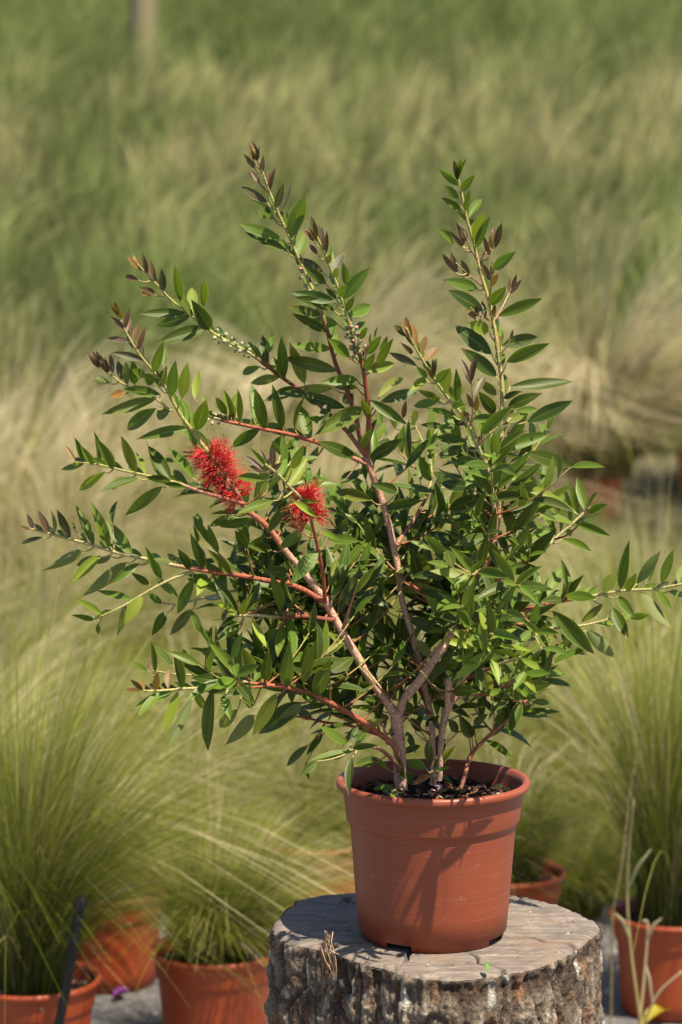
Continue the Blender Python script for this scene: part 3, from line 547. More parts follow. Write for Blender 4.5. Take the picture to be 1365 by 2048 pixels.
def leaf_mesh(name, bend, fold, taper, twist, segs=10):
    V = []; UV = []; F = []
    for j in range(segs + 1):
        t = j / segs; prof = (math.sin(math.pi * t ** taper) ** .82) if 0 < j < segs else (.06 if j == 0 else 0.0)
        if j == segs - 1: prof *= .85
        hw = .5 * prof; z0 = bend * (t * t - .25 * t); a = twist * t
        for k, u in ((-1, 0), (0, .5), (1, 1)):
            x = k * hw; z = abs(k) * hw * fold * .28
            V.append((x * math.cos(a), t, z0 + z + x * math.sin(a) * .28)); UV.append((u, t))
    for j in range(segs):
        for k in range(2):
            a = j * 3 + k; F.append((a, a + 1, a + 4, a + 3))
    return np.array(V), np.array(F), np.array(UV)
LM = []
for i in range(9):
    r = random.Random(i + 40)
    LM.append(leaf_mesh('leaf', r.uniform(-.24, .16), r.uniform(.15, .95), r.uniform(.80, 1.0), r.uniform(-.7, .7)))
LME = []
for i, (V, F, UV) in enumerate(LM): LME.append(mesh_np('leaf', V, F, uv=UV, mat=M['leaf']))
# sampled branch points for snapping
SP = []; 
def proj(p):
    q = p - Vector((0, 0, CAM_Z)); f = q.y * math.cos(PITCH) - q.z * math.sin(PITCH); u = q.y * math.sin(PITCH) + q.z * math.cos(PITCH)
    return (682.5 + q.x / f * FPX, 1024 - u / f * FPX)
for b in BRANCH:
    for i, p in enumerate(b['P']): SP.append((*proj(p), b['id'], i))
SPA = np.array(SP)
KEY = np.array([(*proj(p), p.y) for b in (tr0, stA, stB, stC) for p in b['P']])
LEAVES = []   # (matrix, colour, branch id, weight, variant)
def add_leaf(base, tip, W, nrm, tone, bid, weight, flip=False, rnd=random):
    y = tip - base; L = y.length
    if L < .004: return
    y.normalize(); z = (nrm - y * nrm.dot(y))
    if z.length < 1e-4: z = y.orthogonal()
    z.normalize()
    if flip: z = -z
    x = y.cross(z)
    if weight < .00095:      # keep the bare lower stems of the shrub clear
        for f_ in (.3, .6, .9):
            m_ = base + (tip - base) * f_; q_ = proj(m_); d_ = np.hypot(KEY[:, 0] - q_[0], KEY[:, 1] - q_[1]); k_ = int(d_.argmin())
            if d_[k_] < 17 and m_.y < KEY[k_, 2]: return
            if weight < .0005 and bid == E1['id'] and q_[0] > 1110: return
            if weight == .0009 and q_[0] > 1130: return
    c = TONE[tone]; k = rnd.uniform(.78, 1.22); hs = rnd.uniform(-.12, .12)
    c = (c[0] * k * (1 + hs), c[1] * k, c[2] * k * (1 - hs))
    Mx = Matrix((x * W, y * L, z * L)).transposed().to_4x4(); Mx.translation = base
    LEAVES.append((Mx, c, bid, weight, rnd.randrange(9)))
rl = random.Random(5)
for key, txt in TR.items():
    ox, oy, sc_ = CR_[key]
    for ent in txt.replace('\n', '/').split('/'):
        e = ent.split(); bx, by, tx, ty, wv = [float(v) for v in e[:5]]; tone = e[5]
        bx, by, tx, ty, wv = ox + bx / sc_, oy + by / sc_, ox + tx / sc_, oy + ty / sc_, wv / sc_
        d2 = np.hypot(SPA[:, 0] - bx, SPA[:, 1] - by); k = int(d2.argmin()); dist = d2[k]; bid = int(SPA[k, 2]); bi = int(SPA[k, 3])
        sp_ = BRANCH[bid]['P'][bi]; Yb = sp_.y
        if dist > 9: Yb += rl.uniform(-.02, .04) * min(1.5, dist / 25)
        base = at(bx, by, Yb); mpp = Yb / FPX
        if dist <= 9: base = sp_.copy(); base = base.lerp(at(bx, by, Yb), .45)
        elif dist < 95:   # a short twig joins it to the branch below
            kk = max(0, bi - 2); q = BRANCH[bid]['P'][kk]; mid = (q + base) / 2 + Vector((0, 0, -.006))
            n_ = 5; pts = [q.lerp(mid, i / n_).lerp(mid.lerp(base, i / n_), i / n_) for i in range(n_ + 1)]
            cc = BRANCH[bid]['C'][kk]
            BRANCH[bid]['ac'].add(*tube(pts, [.0013 - .0006 * i / n_ for i in range(n_ + 1)], [lerp3(cc, YEL, .4)] * (n_ + 1), 5))
        l = math.hypot(tx - bx, ty - by) * mpp; wv *= mpp * (.92 if tone in 'pb' else .96)
        L = max(l * 1.03, min(EXPECT[tone] * rl.uniform(.8, 1.05), l * 1.35, .08))
        if wv / l > .42: L = max(L, min(wv / .33, l * 1.9))
        dz = math.sqrt(max(0, L * L - l * l)); sgn = -1 if rl.random() < .62 else 1
        tip = at(tx, ty, base.y + sgn * dz)
        W = max(wv, .20 * L); roll = math.acos(min(1, wv / W)) * rl.choice((-1, 1)) + rl.uniform(-.25, .25)
        yv = (tip - base).normalized(); n0 = (Vector((0, 0, CAM_Z)) - base).normalized(); n0 = (n0 - yv * n0.dot(yv)).normalized()
        # prefer rolling so that the upper face turns to the light
        if (Matrix.Rotation(roll, 3, yv) @ n0).z < (Matrix.Rotation(-roll, 3, yv) @ n0).z: roll = -roll
        n1 = Matrix.Rotation(roll, 3, yv) @ n0
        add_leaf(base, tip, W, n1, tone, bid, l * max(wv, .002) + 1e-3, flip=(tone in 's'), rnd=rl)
NTR = len(LEAVES)
# ---- leafy filler twigs deep in the bush and leaves on the far side of the branches
def shoot(bid, i0, direction, length, tones, nleaf, lsize, weight=0.0):
    b = BRANCH[bid]; q = b['P'][i0]; d = direction.normalized(); up = Vector((0, 0, .35))
    pts = [q + d * length * t + up * length * t * t for t in (0, .25, .5, .75, 1)]
    b['ac'].add(*tube(pts, [.0015, .0013, .0012, .001, .0008], [lerp3(RED, YEL, t) for t in (0, .2, .5, .8, 1)], 5))
    ph = rl.random() * 6.28
    for k in range(nleaf):
        t = .15 + .85 * k / max(1, nleaf - 1); j = min(3, int(t * 4)); p = pts[j].lerp(pts[j + 1], t * 4 - j)
        ax = (pts[j + 1] - pts[j]).normalized(); ph += 2.4; o_ = ax.orthogonal().normalized(); rd = Matrix.Rotation(ph, 3, ax) @ o_
        dv = ax * math.cos(.9 - .3 * t) + rd * math.sin(.9 - .3 * t); L = lsize * rl.uniform(.75, 1.15) * (1 - .35 * t * t)
        tn = tones[min(len(tones) - 1, int(t * len(tones)))]
        add_leaf(p, p + dv * L, L * rl.uniform(.22, .29), ax * .6 + Vector((0, -.55, .35)), tn, bid, weight, rnd=rl)
def ids(*bs): return [b['id'] for b in bs]
inner = ids(stA, stB, stC, B1, D1, D3, G1, A1, A3, A4, I1, I2, I3, C5, CR, E1, D4, C1, C4, tr0, R1)
for bid in inner:
    P = BRANCH[bid]['P']; n = len(P)
    for i in range(0, n):
        pxy = proj(P[i])
        if not (930 < pxy[1] < 1480 and 470 < pxy[0] < 1060): continue
        if rl.random() > (.50 if bid in (stA['id'], A3['id'], A4['id'], G1['id']) else .22 if pxy[1] < 1080 and pxy[0] < 900 else .27): continue
        a = rl.random() * 6.28
        dv = Vector((math.cos(a), .25 + .9 * abs(math.sin(a)), rl.uniform(-.1, .6)))
        if rl.random() < .10: dv.y = -.6
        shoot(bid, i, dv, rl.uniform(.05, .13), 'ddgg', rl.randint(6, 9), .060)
for b in (A1, A3, L3, C1, C2, C3, C4, R1, CR, D1, E1, G1):   # the side of the branch that faces away
    P = b['P']; n = len(P)
    for i in range(int(n * .35), n - 3, 3):
        ax = (P[i + 1] - P[i]).normalized(); a = rl.uniform(-.7, .7)
        dv = ax * .75 + Vector((math.sin(a) * .5, 1, .15)); dv.normalize(); t = i / n; L = .055 * (1.1 - .6 * t) * rl.uniform(.8, 1.1)
        add_leaf(P[i], P[i] + dv * L, L * .25, ax + Vector((0, 0, .3)), 'g' if t < .8 else 'm', b['id'], 0, rnd=rl)
for bid, lo, hi in ((B1['id'], .3, 1), (CR['id'], .0, .45), (E1['id'], .1, .8), (D1['id'], .3, .62), (D3['id'], .5, 1), (F1['id'], .2, .8)):
    P = BRANCH[bid]['P']; n = len(P)
    for i in range(int(n * lo), int(n * hi), 9):
        shoot(bid, i, Vector((rl.uniform(-.5, .35), -1.0, rl.uniform(-.1, .3))), rl.uniform(.07, .14), 'ddgg', rl.randint(5, 7), .056)
for b in FW:
    P = b['P']; n = len(P); ph = rl.random() * 6
    for k in range(7):
        t = .35 + .65 * k / 6; i = min(n - 2, int(t * (n - 1))); ax = (P[i + 1] - P[i]).normalized(); ph += 2.4; rd = Matrix.Rotation(ph, 3, ax) @ ax.orthogonal().normalized()
        an = 1.15 - .45 * t; dv = ax * math.cos(an) + rd * math.sin(an) + Vector((0, 0, .1)); L = .062 * rl.uniform(.75, 1.1) * (1.05 - .3 * t)
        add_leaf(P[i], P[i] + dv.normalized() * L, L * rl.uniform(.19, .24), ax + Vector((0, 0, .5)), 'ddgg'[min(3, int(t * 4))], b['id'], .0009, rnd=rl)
# ---- flower spikes
def tuft_mesh(seed, n=34, L=.022):
    r = random.Random(seed); ac = Acc()
    for i in range(n):
        a = r.random() * 6.283; sp_ = 0.80 * math.sqrt(r.random()); ll = L * r.uniform(.72, 1.1); P = []; cur = r.uniform(-.25, .25)
        for t in (0, .35, .7, 1):
            q = .0016 * (1 - t) + ll * sp_ * t * (1 - .15 * t)
            P.append(Vector((q * math.cos(a + cur * t), q * math.sin(a + cur * t), ll * t * (1 - .25 * sp_ * t))))
        red = lerp3((.70, .008, .026), (.52, .005, .026), r.random()); red = lerp3(red, (.85, .12, .11), .3 * r.random())
        ac.add(*tube(P, [.00034, .0003, .00026, .00022], [red] * 4, 3))
        tip = P[-1]; k = .00055; ca = (.60, .36, .14) if r.random() < .6 else (.16, .01, .015)
        ac.add([tip + Vector((x * k, y * k, z * k * 1.3)) for x, y, z in ((1, 0, 0), (0, 1, 0), (-1, 0, 0), (0, -1, 0), (0, 0, 1), (0, 0, -1))],
               [(0, 1, 4, 4), (1, 2, 4, 4), (2, 3, 4, 4), (3, 0, 4, 4), (1, 0, 5, 5), (2, 1, 5, 5), (3, 2, 5, 5), (0, 3, 5, 5)], [ca] * 6)
    # petals and cup at the base
    for i in range(5):
        a = i * 1.2566; c, s_ = math.cos(a), math.sin(a); w_ = .0016
        ac.add([Vector((.0012 * c, .0012 * s_, 0)), Vector((.003 * c - w_ * s_, .003 * s_ + w_ * c, .002)), Vector((.0042 * c, .0042 * s_, .0042)), Vector((.003 * c + w_ * s_, .003 * s_ - w_ * c, .002))], [(0, 3, 2, 1)], [(.23, .27, .10)] * 4)
    V, F, C = bud_geo(.0019, (.20, .25, .10), (.20, .25, .10)); ac.add([Vector(v) - Vector((0, 0, .0022)) for v in V], F, C)
    return ac.build('stamen_tuft', M['stamen'])
def bud_geo(r, cg, cr, ring=7):
    prof = [(.25, 0), (.8, .35), (1, .9), (.82, 1.5), (.5, 1.75), (.45, 1.95), (.15, 2.2)]; V = []; F = []; C = []
    for j, (q, z) in enumerate(prof):
        for i in range(ring):
            a = 6.2832 * i / ring; V.append((q * r * math.cos(a), q * r * math.sin(a), z * r)); C.append(cg if j < 4 else cr)
    for j in range(len(prof) - 1):
        for i in range(ring):
            i2 = (i + 1) % ring; F.append((j * ring + i, j * ring + i2, (j + 1) * ring + i2, (j + 1) * ring + i))
    return V, F, C
TUFTS = [tuft_mesh(i) for i in range(5)]
def align(axis, spin):
    return (axis.to_track_quat('Z', 'Y').to_matrix() @ Matrix.Rotation(spin, 3, 'Z')).to_4x4()
def flower(br, i0, i1, n, label, scale=1.0):
    P = br['P']; pts = [P[i0].lerp(P[i1], t / 8) for t in range(9)]
    pts = [P[int(round(i0 + (i1 - i0) * t / 8))] for t in range(9)]
    ac = Acc(); ac.add(*tube(pts, [.0026] * 9, [(.24, .25, .11)] * 9, 7))
    fo = obj('flower', ac.build('flower', M['bark']), shrub); fo['label'] = label
    ph = .4
    for k in range(n):
        t = (k + .5) / n * 8; j = min(7, int(t)); p = pts[j].lerp(pts[j + 1], t - j); ax = (pts[j + 1] - pts[j]).normalized()
        ph += 2.399; rd = Matrix.Rotation(ph, 3, ax) @ ax.orthogonal().normalized(); dv = (rd + ax * rl.uniform(-.05, .3)).normalized()
        o = bpy.data.objects.new('stamen_tuft', TUFTS[k % 5]); put(o, fo)
        m = align(dv, rl.random() * 6.28); sc1 = scale * rl.uniform(.65, 1.2); m = m @ Matrix.Scale(sc1, 4); m.translation = p + dv * .0045; o.matrix_basis = m
def near(br, x, y):
    return min(range(len(br['P'])), key=lambda i: math.hypot(proj(br['P'][i])[0] - x, proj(br['P'][i])[1] - y))
flower(A1, near(A1, 480, 1000), near(A1, 412, 898), 30, 'long red bottlebrush flower spike with fine stamens', 1.1)
flower(A2, near(A2, 622, 1040), near(A2, 603, 998), 24, 'shorter red bottlebrush flower seen nearly end on', 1.08)
def buds(br, p0, p1, n, r, cg, cr, spread=.0065):
    V, F, C = bud_geo(r, cg, cr); me = mesh_poly('bud', V, F, C, M['bud']); a0, a1 = near(br, *p0), near(br, *p1); ph = 0
    for k in range(n):
        t = a0 + (a1 - a0) * (k + .5) / n; i = int(t); i2 = min(i + 1, len(br['P']) - 1); p = br['P'][i].lerp(br['P'][i2], t - i); ax = (br['P'][i2] - br['P'][i]).normalized()
        ph += 2.399; dv = (Matrix.Rotation(ph, 3, ax) @ ax.orthogonal().normalized() + ax * .25).normalized()
        o = bpy.data.objects.new('bud', me); put(o, shrub); m = align(dv, 0) @ Matrix.Scale(rl.uniform(.8, 1.2), 4); m.translation = p + dv * spread * rl.uniform(.35, 1.0); o.matrix_basis = m
buds(C3, (638, 604), (600, 535), 12, .0029, (.28, .30, .16), (.30, .02, .03))
buds(C2, (724, 715), (702, 655), 20, .0030, (.26, .28, .16), (.32, .012, .03), .0085)
buds(C4, (503, 712), (430, 664), 22, .0026, (.36, .37, .21), (.22, .23, .13), .006)
buds(C1, (450, 846), (412, 832), 9, .0024, (.42, .43, .24), (.30, .31, .17), .006)
# ---- build branches, then leaves: the 300 that show largest are parts, the rest one mass
BO = []
for b in BRANCH: BO.append(obj('branch', b['ac'].build('branch', M['bark']), shrub))
order = sorted(range(len(LEAVES)), key=lambda i: -LEAVES[i][3])
Vs, Fs, Cs, Us, nV = [], [], [], [], 0
for rank, i in enumerate(order):
    Mx, c, bid, wgt, var = LEAVES[i]
    if rank < 300:
        o = bpy.data.objects.new('leaf', LME[var]); put(o, BO[bid]); o.matrix_basis = Mx; o.color = (*c, 1)
    else:
        V, F, UV = LM[var]; m = np.array(Mx); Vs.append(V @ m[:3, :3].T + m[:3, 3]); Fs.append(F + nV); nV += len(V); Cs.append(np.tile(c, (len(V), 1))); Us.append(UV)
lm = obj('leaves', mesh_np('leaves', np.concatenate(Vs), np.concatenate(Fs), np.concatenate(Cs), np.concatenate(Us), M['leafs']), shrub); lm['kind'] = 'stuff'
print('LEAVES', NTR, len(LEAVES))

# ------------------------------------------------------------------ potted feather grasses in rows behind
def tuft(seed, n, h, spread, wind, base_r=.05, tan=.4, plume=.28, fall=1.0, wid=1.0):
    r = np.random.default_rng(seed); a = r.uniform(0, 2 * math.pi, n); q = base_r * np.sqrt(r.random(n))
    root = np.stack([q * np.cos(a), q * np.sin(a), np.full(n, -.01)], 1)
    out = spread * r.random(n) ** .7
    a2 = a + r.normal(0, .5, n)
    lean = np.stack([np.cos(a2) * out + wind[0] * r.uniform(.4, 1.3, n), np.sin(a2) * out + wind[1] * r.uniform(.4, 1.3, n)], 1)
    hh = h * r.uniform(.45, 1.12, n) * (1 - .12 * out)
    isP = r.random(n) < plume
    lock = np.where(isP, r.integers(0, max(4, int(n * plume / (16 if wid > 1 else 5))), n), 5000 + r.integers(0, n // 5, n)); first = {}
    src = np.array([first.setdefault(int(k), i) for i, k in enumerate(lock)])       # blades of one lock lean alike
    stray = r.random(n) < .05; lean = lean[src] + r.normal(0, .075, (n, 2)) + stray[:, None] * r.normal(0, .4, (n, 2)); root = root[src] + np.concatenate([r.normal(0, .006, (n, 2)), np.zeros((n, 1))], 1)
    hh = hh[src] * r.uniform(.8, 1.05, n)
    g0 = np.array((.05, .068, .005)); g1 = np.array((.215, .25, .018)); t1 = np.array((.54, .44, .21)); p1 = np.array((.76, .64, .42))
    tm = np.clip(r.normal(tan, .28, n), 0, 1)[:, None]
    tm = tm[src]; lv = r.uniform(.55, 1.45, (n, 1))[src]
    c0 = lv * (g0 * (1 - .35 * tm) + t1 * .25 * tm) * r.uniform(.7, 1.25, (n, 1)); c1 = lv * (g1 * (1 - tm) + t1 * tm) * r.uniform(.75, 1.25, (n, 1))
    c1[isP] = p1 * r.uniform(.8, 1.15, (isP.sum(), 1)); hh[isP] *= 1.12
    wd = wid * np.where(isP, .0024, .0015) * r.uniform(.7, 1.3, n)
    g = ~isP
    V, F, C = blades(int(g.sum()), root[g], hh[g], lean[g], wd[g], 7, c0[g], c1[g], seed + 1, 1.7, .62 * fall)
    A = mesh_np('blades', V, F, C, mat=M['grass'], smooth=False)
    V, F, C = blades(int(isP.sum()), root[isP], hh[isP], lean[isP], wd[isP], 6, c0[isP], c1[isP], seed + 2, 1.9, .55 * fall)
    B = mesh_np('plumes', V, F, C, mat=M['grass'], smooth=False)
    return A, B
# variants: near green fountain, wind-swept right, arching mound, tall fan, tan mound
TV = [tuft(101, 2600, .50, .75, (.45, -.05), .045, .10, .06, fall=.8), tuft(102, 3000, .46, 1.25, (.40, -.1), .06, .02, .035, fall=.72), tuft(103, 2800, .76, 1.1, (.62, -.05), .06, .16, .14, wid=1.4),
      tuft(104, 3000, .80, .72, (.30, .0), .05, .04, .04, fall=.75), tuft(105, 2600, .80, 1.15, (.6, 0), .07, .62, .34, wid=1.9), tuft(106, 1800, .42, .9, (.3, 0), .045, .2, .08),
      tuft(107, 2800, .95, 1.75, (.35, -.25), .09, .62, .45, fall=.78, wid=2.0)]
SV = [soil_meshes('soil', .168, .108, 60 + i, 200, 3.2) for i in range(3)]
PV = pot_mesh('pot_wall', M['pot2'], notch=True, seg=64)
def potted(xp, Y, v, plabel, glabel, sc_=1.0, rz=0.0, psc=1.0, pgroup=None, ggroup=None):
    x = (xp - 682.5) / FPX * (Y * math.cos(PITCH) + .17); loc = Vector((x, Y, gz(x, Y) - .002))
    p = empty('plant_pot', loc); tag(p, plabel, 'plant pot', pgroup or 'orange pots of feather grass behind the stump'); p.scale = (psc,) * 3; p.rotation_euler.z = random.random() * 6
    for nm, me in (('pot_wall', PV), ('soil', SV[v % 3][0]), ('soil_chips', SV[v % 3][1])):
        o = bpy.data.objects.new(nm, me); COL.objects.link(o); o.parent = p
        if nm == 'soil_chips': o['kind'] = 'stuff'
    t = empty('feather_grass', loc + Vector((0, 0, .170 * psc))); tag(t, glabel, 'grass', ggroup or 'feather grasses in pots behind the stump')
    t.scale = (sc_,) * 3; t.rotation_euler.z = rz
    for nm, me in zip(('blades', 'plumes'), TV[v]):
        o = bpy.data.objects.new(nm, me); COL.objects.link(o); o.parent = t; o['kind'] = 'stuff'
near_pots = [
    (70, 4.12, 3, 'orange pot with the black stake leaning against it', 'green feather grass fanning from the pot beside the black stake', 1.0, 0),
    (432, 4.30, 1, 'orange pot touching the left flank of the tree stump', 'low arching green feather grass beside the stump\'s left flank', .95, 0),
    (222, 4.72, 5, 'orange pot set back between the staked pot and the pot touching the stump', 'sparse short feather grass in the pot set back behind the stake', .9, .2),
    (-108, 4.52, 2, 'orange pot behind the staked pot, cut off by the frame', 'windswept feather grass rising behind the staked pot', 1.0, 0),
    (1014, 4.85, 5, 'orange pot half hidden behind the terracotta pot on the stump', 'thin feather grass just behind the terracotta pot', 1.0, 0),
    (1338, 4.54, 3, 'orange pot with dry weed stalks in front, right of the stump', 'tall upright feather grass behind the dry weed stalks', 1.12, .3),
    (632, 5.12, 5, 'orange pot partly hidden behind the stump\'s back edge', 'wispy feather grass behind the stump\'s back edge', 1.0, -.2)]
for a in near_pots: potted(a[0], a[1], a[2], a[3], a[4], a[5], a[6], 1.0)
rows = []
for Y, step_, off in ((5.55, 250, 40), (6.3, 215, -60), (7.1, 190, 20), (8.0, 165, -40), (8.9, 150, 30)):
    x_ = -120 + off
    while x_ < 1500:
        rows.append((x_ + random.uniform(-30, 30), Y + random.uniform(-.15, .15))); x_ += step_
def planted(xp, Y, v, label, sc_, rz, group):
    x = (xp - 682.5) / FPX * (Y * math.cos(PITCH) + .17)
    t = empty('feather_grass', Vector((x, Y, gz(x, Y) + .01))); tag(t, label, 'grass', group); t.scale = (sc_,) * 3; t.rotation_euler.z = rz
    for nm, me in zip(('blades', 'plumes'), TV[v]):
        o = bpy.data.objects.new(nm, me); COL.objects.link(o); o.parent = t; o['kind'] = 'stuff'
for xp, Y in rows:
    if Y > 7.6 and xp > 860: continue
    left = xp < 700
    v = random.choice((1, 1, 2)) if Y < 5.9 else random.choice((2, 2, 2, 1) if Y < 7.5 else (2, 4, 4)) if left else random.choice((2, 3, 1)) 
    s_ = random.uniform(.95, 1.2) * (1.15 if v == 1 else 1)
    if not left and Y > 6.6: s_ *= .85
    planted(xp, Y, v, 'straw tipped feather grass standing in the dense rows behind the pots', s_, random.uniform(-.35, .35), 'feather grasses in the rows')
potted(1188, 5.75, 5, 'orange pot buried in feather grass behind the right of the stump', 'short feather grass in the pot buried among taller tufts', .8, 0)
potted(1190, 9.4, 6, 'orange pot at the foot of the great arching tan grass mound', 'large arching tan feather grass mound standing apart on the slope', 1.3, 0)
potted(1400, 9.8, 4, 'orange pot beside the great arching grass mound', 'tan feather grass mound next to the large arching one', 1.0, 0)
potted(640, 9.4, 6, 'orange pot under the tan mound behind the shrub', 'tan feather grass mound rising behind the shrub\'s crown', 1.15, 0)

planted(1150, 5.2, 1, 'low tangled green feather grass beside the pot half hidden behind the stump', .8, .2, None)
planted(1225, 5.35, 0, 'leaning green feather grass between the stump and the right pot', .8, -.3, None)
planted(560, 5.5, 1, 'low green feather grass filling the gap behind the stump\'s left edge', .9, .4, None)
# ------------------------------------------------------------------ small things
def simple(name, V, F, C, mat, smooth=True): return obj(name, mesh_poly(name, V, F, C, mat, smooth))
blk = NB('black_plastic'); blk.b.inputs['Base Color'].default_value = (.008, .008, .009, 1); blk.b.inputs['Roughness'].default_value = .55; blk.b.inputs['Specular IOR Level'].default_value = .2
nzb = blk.noise(40, 4, .6, blk.obj()); blk.bump(nzb, .2, .002)
p0 = at(104, 2075, 3.96); p1 = at(160, 1798, 3.98); dn = (p0 - p1).normalized(); p0 = p1 + dn * ((p1.z - .0) / -dn.z)
t_ = [0, .3, .6, .9, .97, 1]
stake = empty('irrigation_stake', (p0.x, p0.y, 0)); tag(stake, 'black plastic irrigation stake leaning in front of the orange pot', 'stake')
V, F, C = tube([p0.lerp(p1, t) + Vector((.008 * math.sin(t * 3), 0, 0)) for t in t_], [.0085, .0085, .0085, .0085, .0075, .005], [(0, 0, 0)] * 6, 12)
obj('stake_tube', mesh_poly('stake_tube', V, F, C, blk.m), stake)
pe = p0.lerp(p1, .955) + Vector((.008 * math.sin(.955 * 3), 0, 0)); V, F, C = tube([pe - dn * .0, pe - dn * .018], [.0115, .0105], [(0, 0, 0)] * 2, 12); obj('stake_cap', mesh_poly('stake_cap', V, F, C, blk.m), stake)
# fallen magenta petal and yellow leaf
def petal(name, pos, L, W, col, label, cat, rot, mat, cup=.35):
    V = []; F = []; n = 8
    for j in range(n + 1):
        t = j / n; hw = W * math.sin(math.pi * min(.97, t * .9 + .06)) / 2
        for k in (-1, -.5, 0, .5, 1): V.append((k * hw, L * t, cup * W * (k * k) * .5 + L * .22 * math.sin(t * 3) + .004))
    for j in range(n):
        for k in range(4): a = j * 5 + k; F.append((a, a + 1, a + 6, a + 5))
    me = mesh_poly(name, V, F, [col] * len(V), mat); me.shade_smooth() if hasattr(me, 'shade_smooth') else None
    o = obj(name, me); o.location = pos; o.rotation_euler = rot; tag(o, label, cat); return o
q = at_z(228, 2000, .004); petal('fallen_petal', q, .034, .024, (.24, .03, .28), 'magenta fallen petal on the grey ground beside the orange pot', 'petal', (.15, 0, -1.2), M['grass'], .6)
q = at_z(1285, 2058, .004); petal('yellow_leaf', q, .085, .032, (.38, .31, .03), 'yellow fallen leaf on the ground below the dry stalks', 'leaf', (.1, .05, -.9), M['grass'], .4)
q = at_z(974, 1950, ST_Z); petal('green_leaf', q + Vector((0, 0, .0005)), .014, .006, (.12, .30, .03), 'tiny curled green leaf lying on the front of the sawn stump', 'leaf', (.5, .2, .5), M['grass'], .5)
# weed stalks in front of the right pot
def stalk(name, pts, Y, r, col, label, group, side=()):
    P = [at(x, y, Y + d) for x, y, d in pts]; g0 = P[0].copy()
    P = spline(P, 5); n = len(P); root = empty(name, (P[0].x, P[0].y, 0)); tag(root, label, 'weed', group)
    P = [Vector((P[0].x, P[0].y, -.01))] + P; n += 1
    V, F, C = tube(P, [r * (1 - .6 * i / n) for i in range(n)], [lerp3(col[0], col[1], i / n) for i in range(n)], 6); obj('stem', mesh_poly('stem', V, F, C, M['grass']), root)
    for f0, ang, L in side:
        p = P[int(f0 * (n - 1))]; d = Vector((math.sin(ang), -.25, math.cos(ang))); q2 = p + d * L
        V, F, C = tube([p, p.lerp(q2, .5) + Vector((0, 0, .01)), q2], [r * .7, r * 1.1, r * .3], [col[1]] * 3, 5); obj('twig', mesh_poly('twig', V, F, C, M['grass']), root)
dry = ((.30, .24, .10), (.50, .42, .27)); grn = ((.30, .24, .10), (.33, .33, .17))
stalk('weed_stalk', [(1280, 2035, 0), (1262, 1900, .02), (1255, 1800, .03), (1258, 1700, .02), (1268, 1600, .0)], 4.25, .0034, grn, 'green tinged dry weed stalk before the right orange pot', None, ((.35, -.5, .06), (.6, .45, .09)))
stalk('weed_stalk', [(1280, 2040, 0), (1290, 1940, .03), (1296, 1850, .05), (1285, 1842, .05)], 4.27, .0032, dry, 'short straw coloured weed stalk with bent tip', None, ((.6, .5, .05),))
stalk('weed_stalk', [(1290, 2042, 0), (1318, 1985, .0), (1365, 1942, .0)], 4.22, .003, dry, 'straw coloured weed stalk sprawling sideways over the ground', None, ((.4, -.2, .08),))
stalk('weed_stalk', [(1225, 1830, .2), (1245, 1720, .2), (1260, 1590, .2), (1272, 1520, .2)], 4.25, .0022, dry, 'tall dry stalk rising against the right feather grass', None)
# needles caught on the stump's bark
rn = random.Random(8); nd = empty('dry_needle_tuft', at(565, 1915, Y0 - .165)); tag(nd, 'tuft of dry tan needles caught on the stump\'s bark', 'needles')
for k in range(22):
    Yn = cy - .155 + rn.uniform(-.012, .0); a0 = at(548 + rn.uniform(0, 42), 1878 + rn.uniform(0, 50), Yn); a1 = at(540 + rn.uniform(0, 70), 1915 + rn.uniform(0, 78), Yn - .012)
    dirv = a0 - Vector((cx, cy, a0.z)); ang = math.atan2(dirv.y, dirv.x)
    def onbark(p):
        d = Vector((p.x - cx, p.y - cy, 0)); q_ = rad_at(math.atan2(d.y, d.x)) + .006 + rn.uniform(0, .008); d.normalize(); return Vector((cx + d.x * q_, cy + d.y * q_, p.z))
    a0, a1 = onbark(a0), onbark(a1); mid = (a0 + a1) / 2 + Vector((rn.uniform(-.003, .003), -.004, 0))
    V, F, C = tube([a0, mid, a1], [.0009, .0008, .0005], [lerp3((.30, .17, .09), (.46, .33, .22), rn.random())] * 3, 4); obj('needle', mesh_poly('needle', V, F, C, M['bark']), nd)
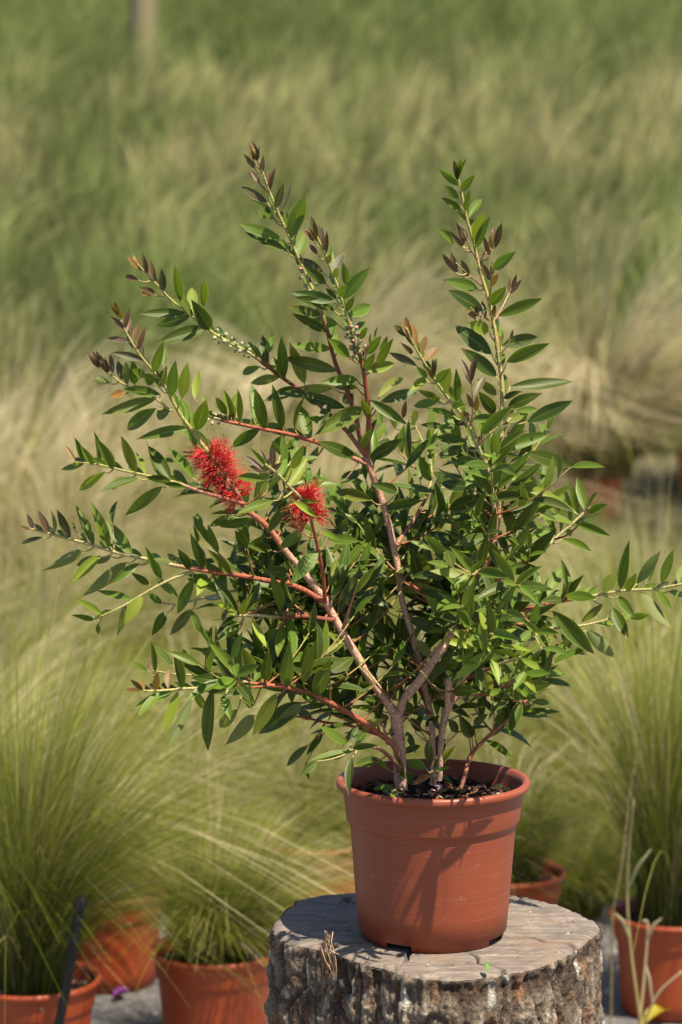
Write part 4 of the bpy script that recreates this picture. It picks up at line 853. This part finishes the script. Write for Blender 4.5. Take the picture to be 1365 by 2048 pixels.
# crumbs of soil and flakes lying on the sawn face
ac = Acc(); rc = random.Random(77)
while len(ac.V) < 75:
    a = rc.uniform(-3.14, 3.14); f = math.sqrt(rc.random()) * .93; x, y = cx + math.cos(a) * rad_at(a) * f, cy + math.sin(a) * rad_at(a) * f
    if math.hypot(x - PC.x, y - PC.y) < .098: continue
    s_ = rc.uniform(.0005, .0017); c = rc.choice([(.55, .53, .50), (.05, .035, .025), (.05, .035, .025), (.22, .13, .07), (.10, .07, .05)])
    V = [(x + s_ * vx * rc.uniform(.6, 1.5), y + s_ * vy * rc.uniform(.6, 1.5), ST_Z + s_ * vz * .5) for vx, vy, vz in ((1, 0, 0), (0, 1, 0), (-1, 0, 0), (0, -1, 0), (0, 0, 1), (0, 0, -1))]
    ac.add(V, [(0, 1, 4, 4), (1, 2, 4, 4), (2, 3, 4, 4), (3, 0, 4, 4), (1, 0, 5, 5), (2, 1, 5, 5), (3, 2, 5, 5), (0, 3, 5, 5)], [c] * 6)
o = obj('soil_crumbs', ac.build('soil_crumbs', M['crumb'], False)); tag(o, 'fine dark soil crumbs and pale flakes scattered on the sawn stump top', 'crumbs', kind='stuff')
# pebbles and litter on the grey ground
ac = Acc(); rp = random.Random(4)
for _ in range(1500):
    x, y = rp.uniform(-1.2, 1.2), rp.uniform(3.4, 6.0); s_ = rp.uniform(.003, .014); c = rp.choice([(.25, .24, .24), (.4, .38, .36), (.12, .10, .08), (.2, .15, .08), (.55, .53, .5)])
    V = [(x + s_ * vx * rp.uniform(.6, 1.1), y + s_ * vy * rp.uniform(.6, 1.1), gz(x, y) + s_ * vz * .7 + s_ * .3) for vx, vy, vz in ((1, 0, 0), (0, 1, 0), (-1, 0, 0), (0, -1, 0), (0, 0, 1), (0, 0, -1))]
    ac.add(V, [(0, 1, 4, 4), (1, 2, 4, 4), (2, 3, 4, 4), (3, 0, 4, 4), (1, 0, 5, 5), (2, 1, 5, 5), (3, 2, 5, 5), (0, 3, 5, 5)], [c] * 6)
o = obj('gravel', ac.build('gravel', M['crumb'], False)); tag(o, 'loose grey gravel and crumbs scattered over the ground between pots', 'gravel', kind='stuff')
# blurred wooden post on the slope
pb = at(285, 200, 34); zb = gz(pb.x, 34)
V, F, C = tube([Vector((pb.x, 34, zb - .1)), Vector((pb.x + .02, 34, zb + 1.2)), Vector((pb.x + .05, 34, zb + 2.6)), Vector((pb.x + .02, 34, zb + 4.0))], [.20, .19, .18, .16], [(.23, .20, .12)] * 4, 10)
po_ = obj('wooden_post', mesh_poly('wooden_post', V, F, C, M['bark'])); tag(po_, 'brown wooden post standing far up the grassy slope', 'post')
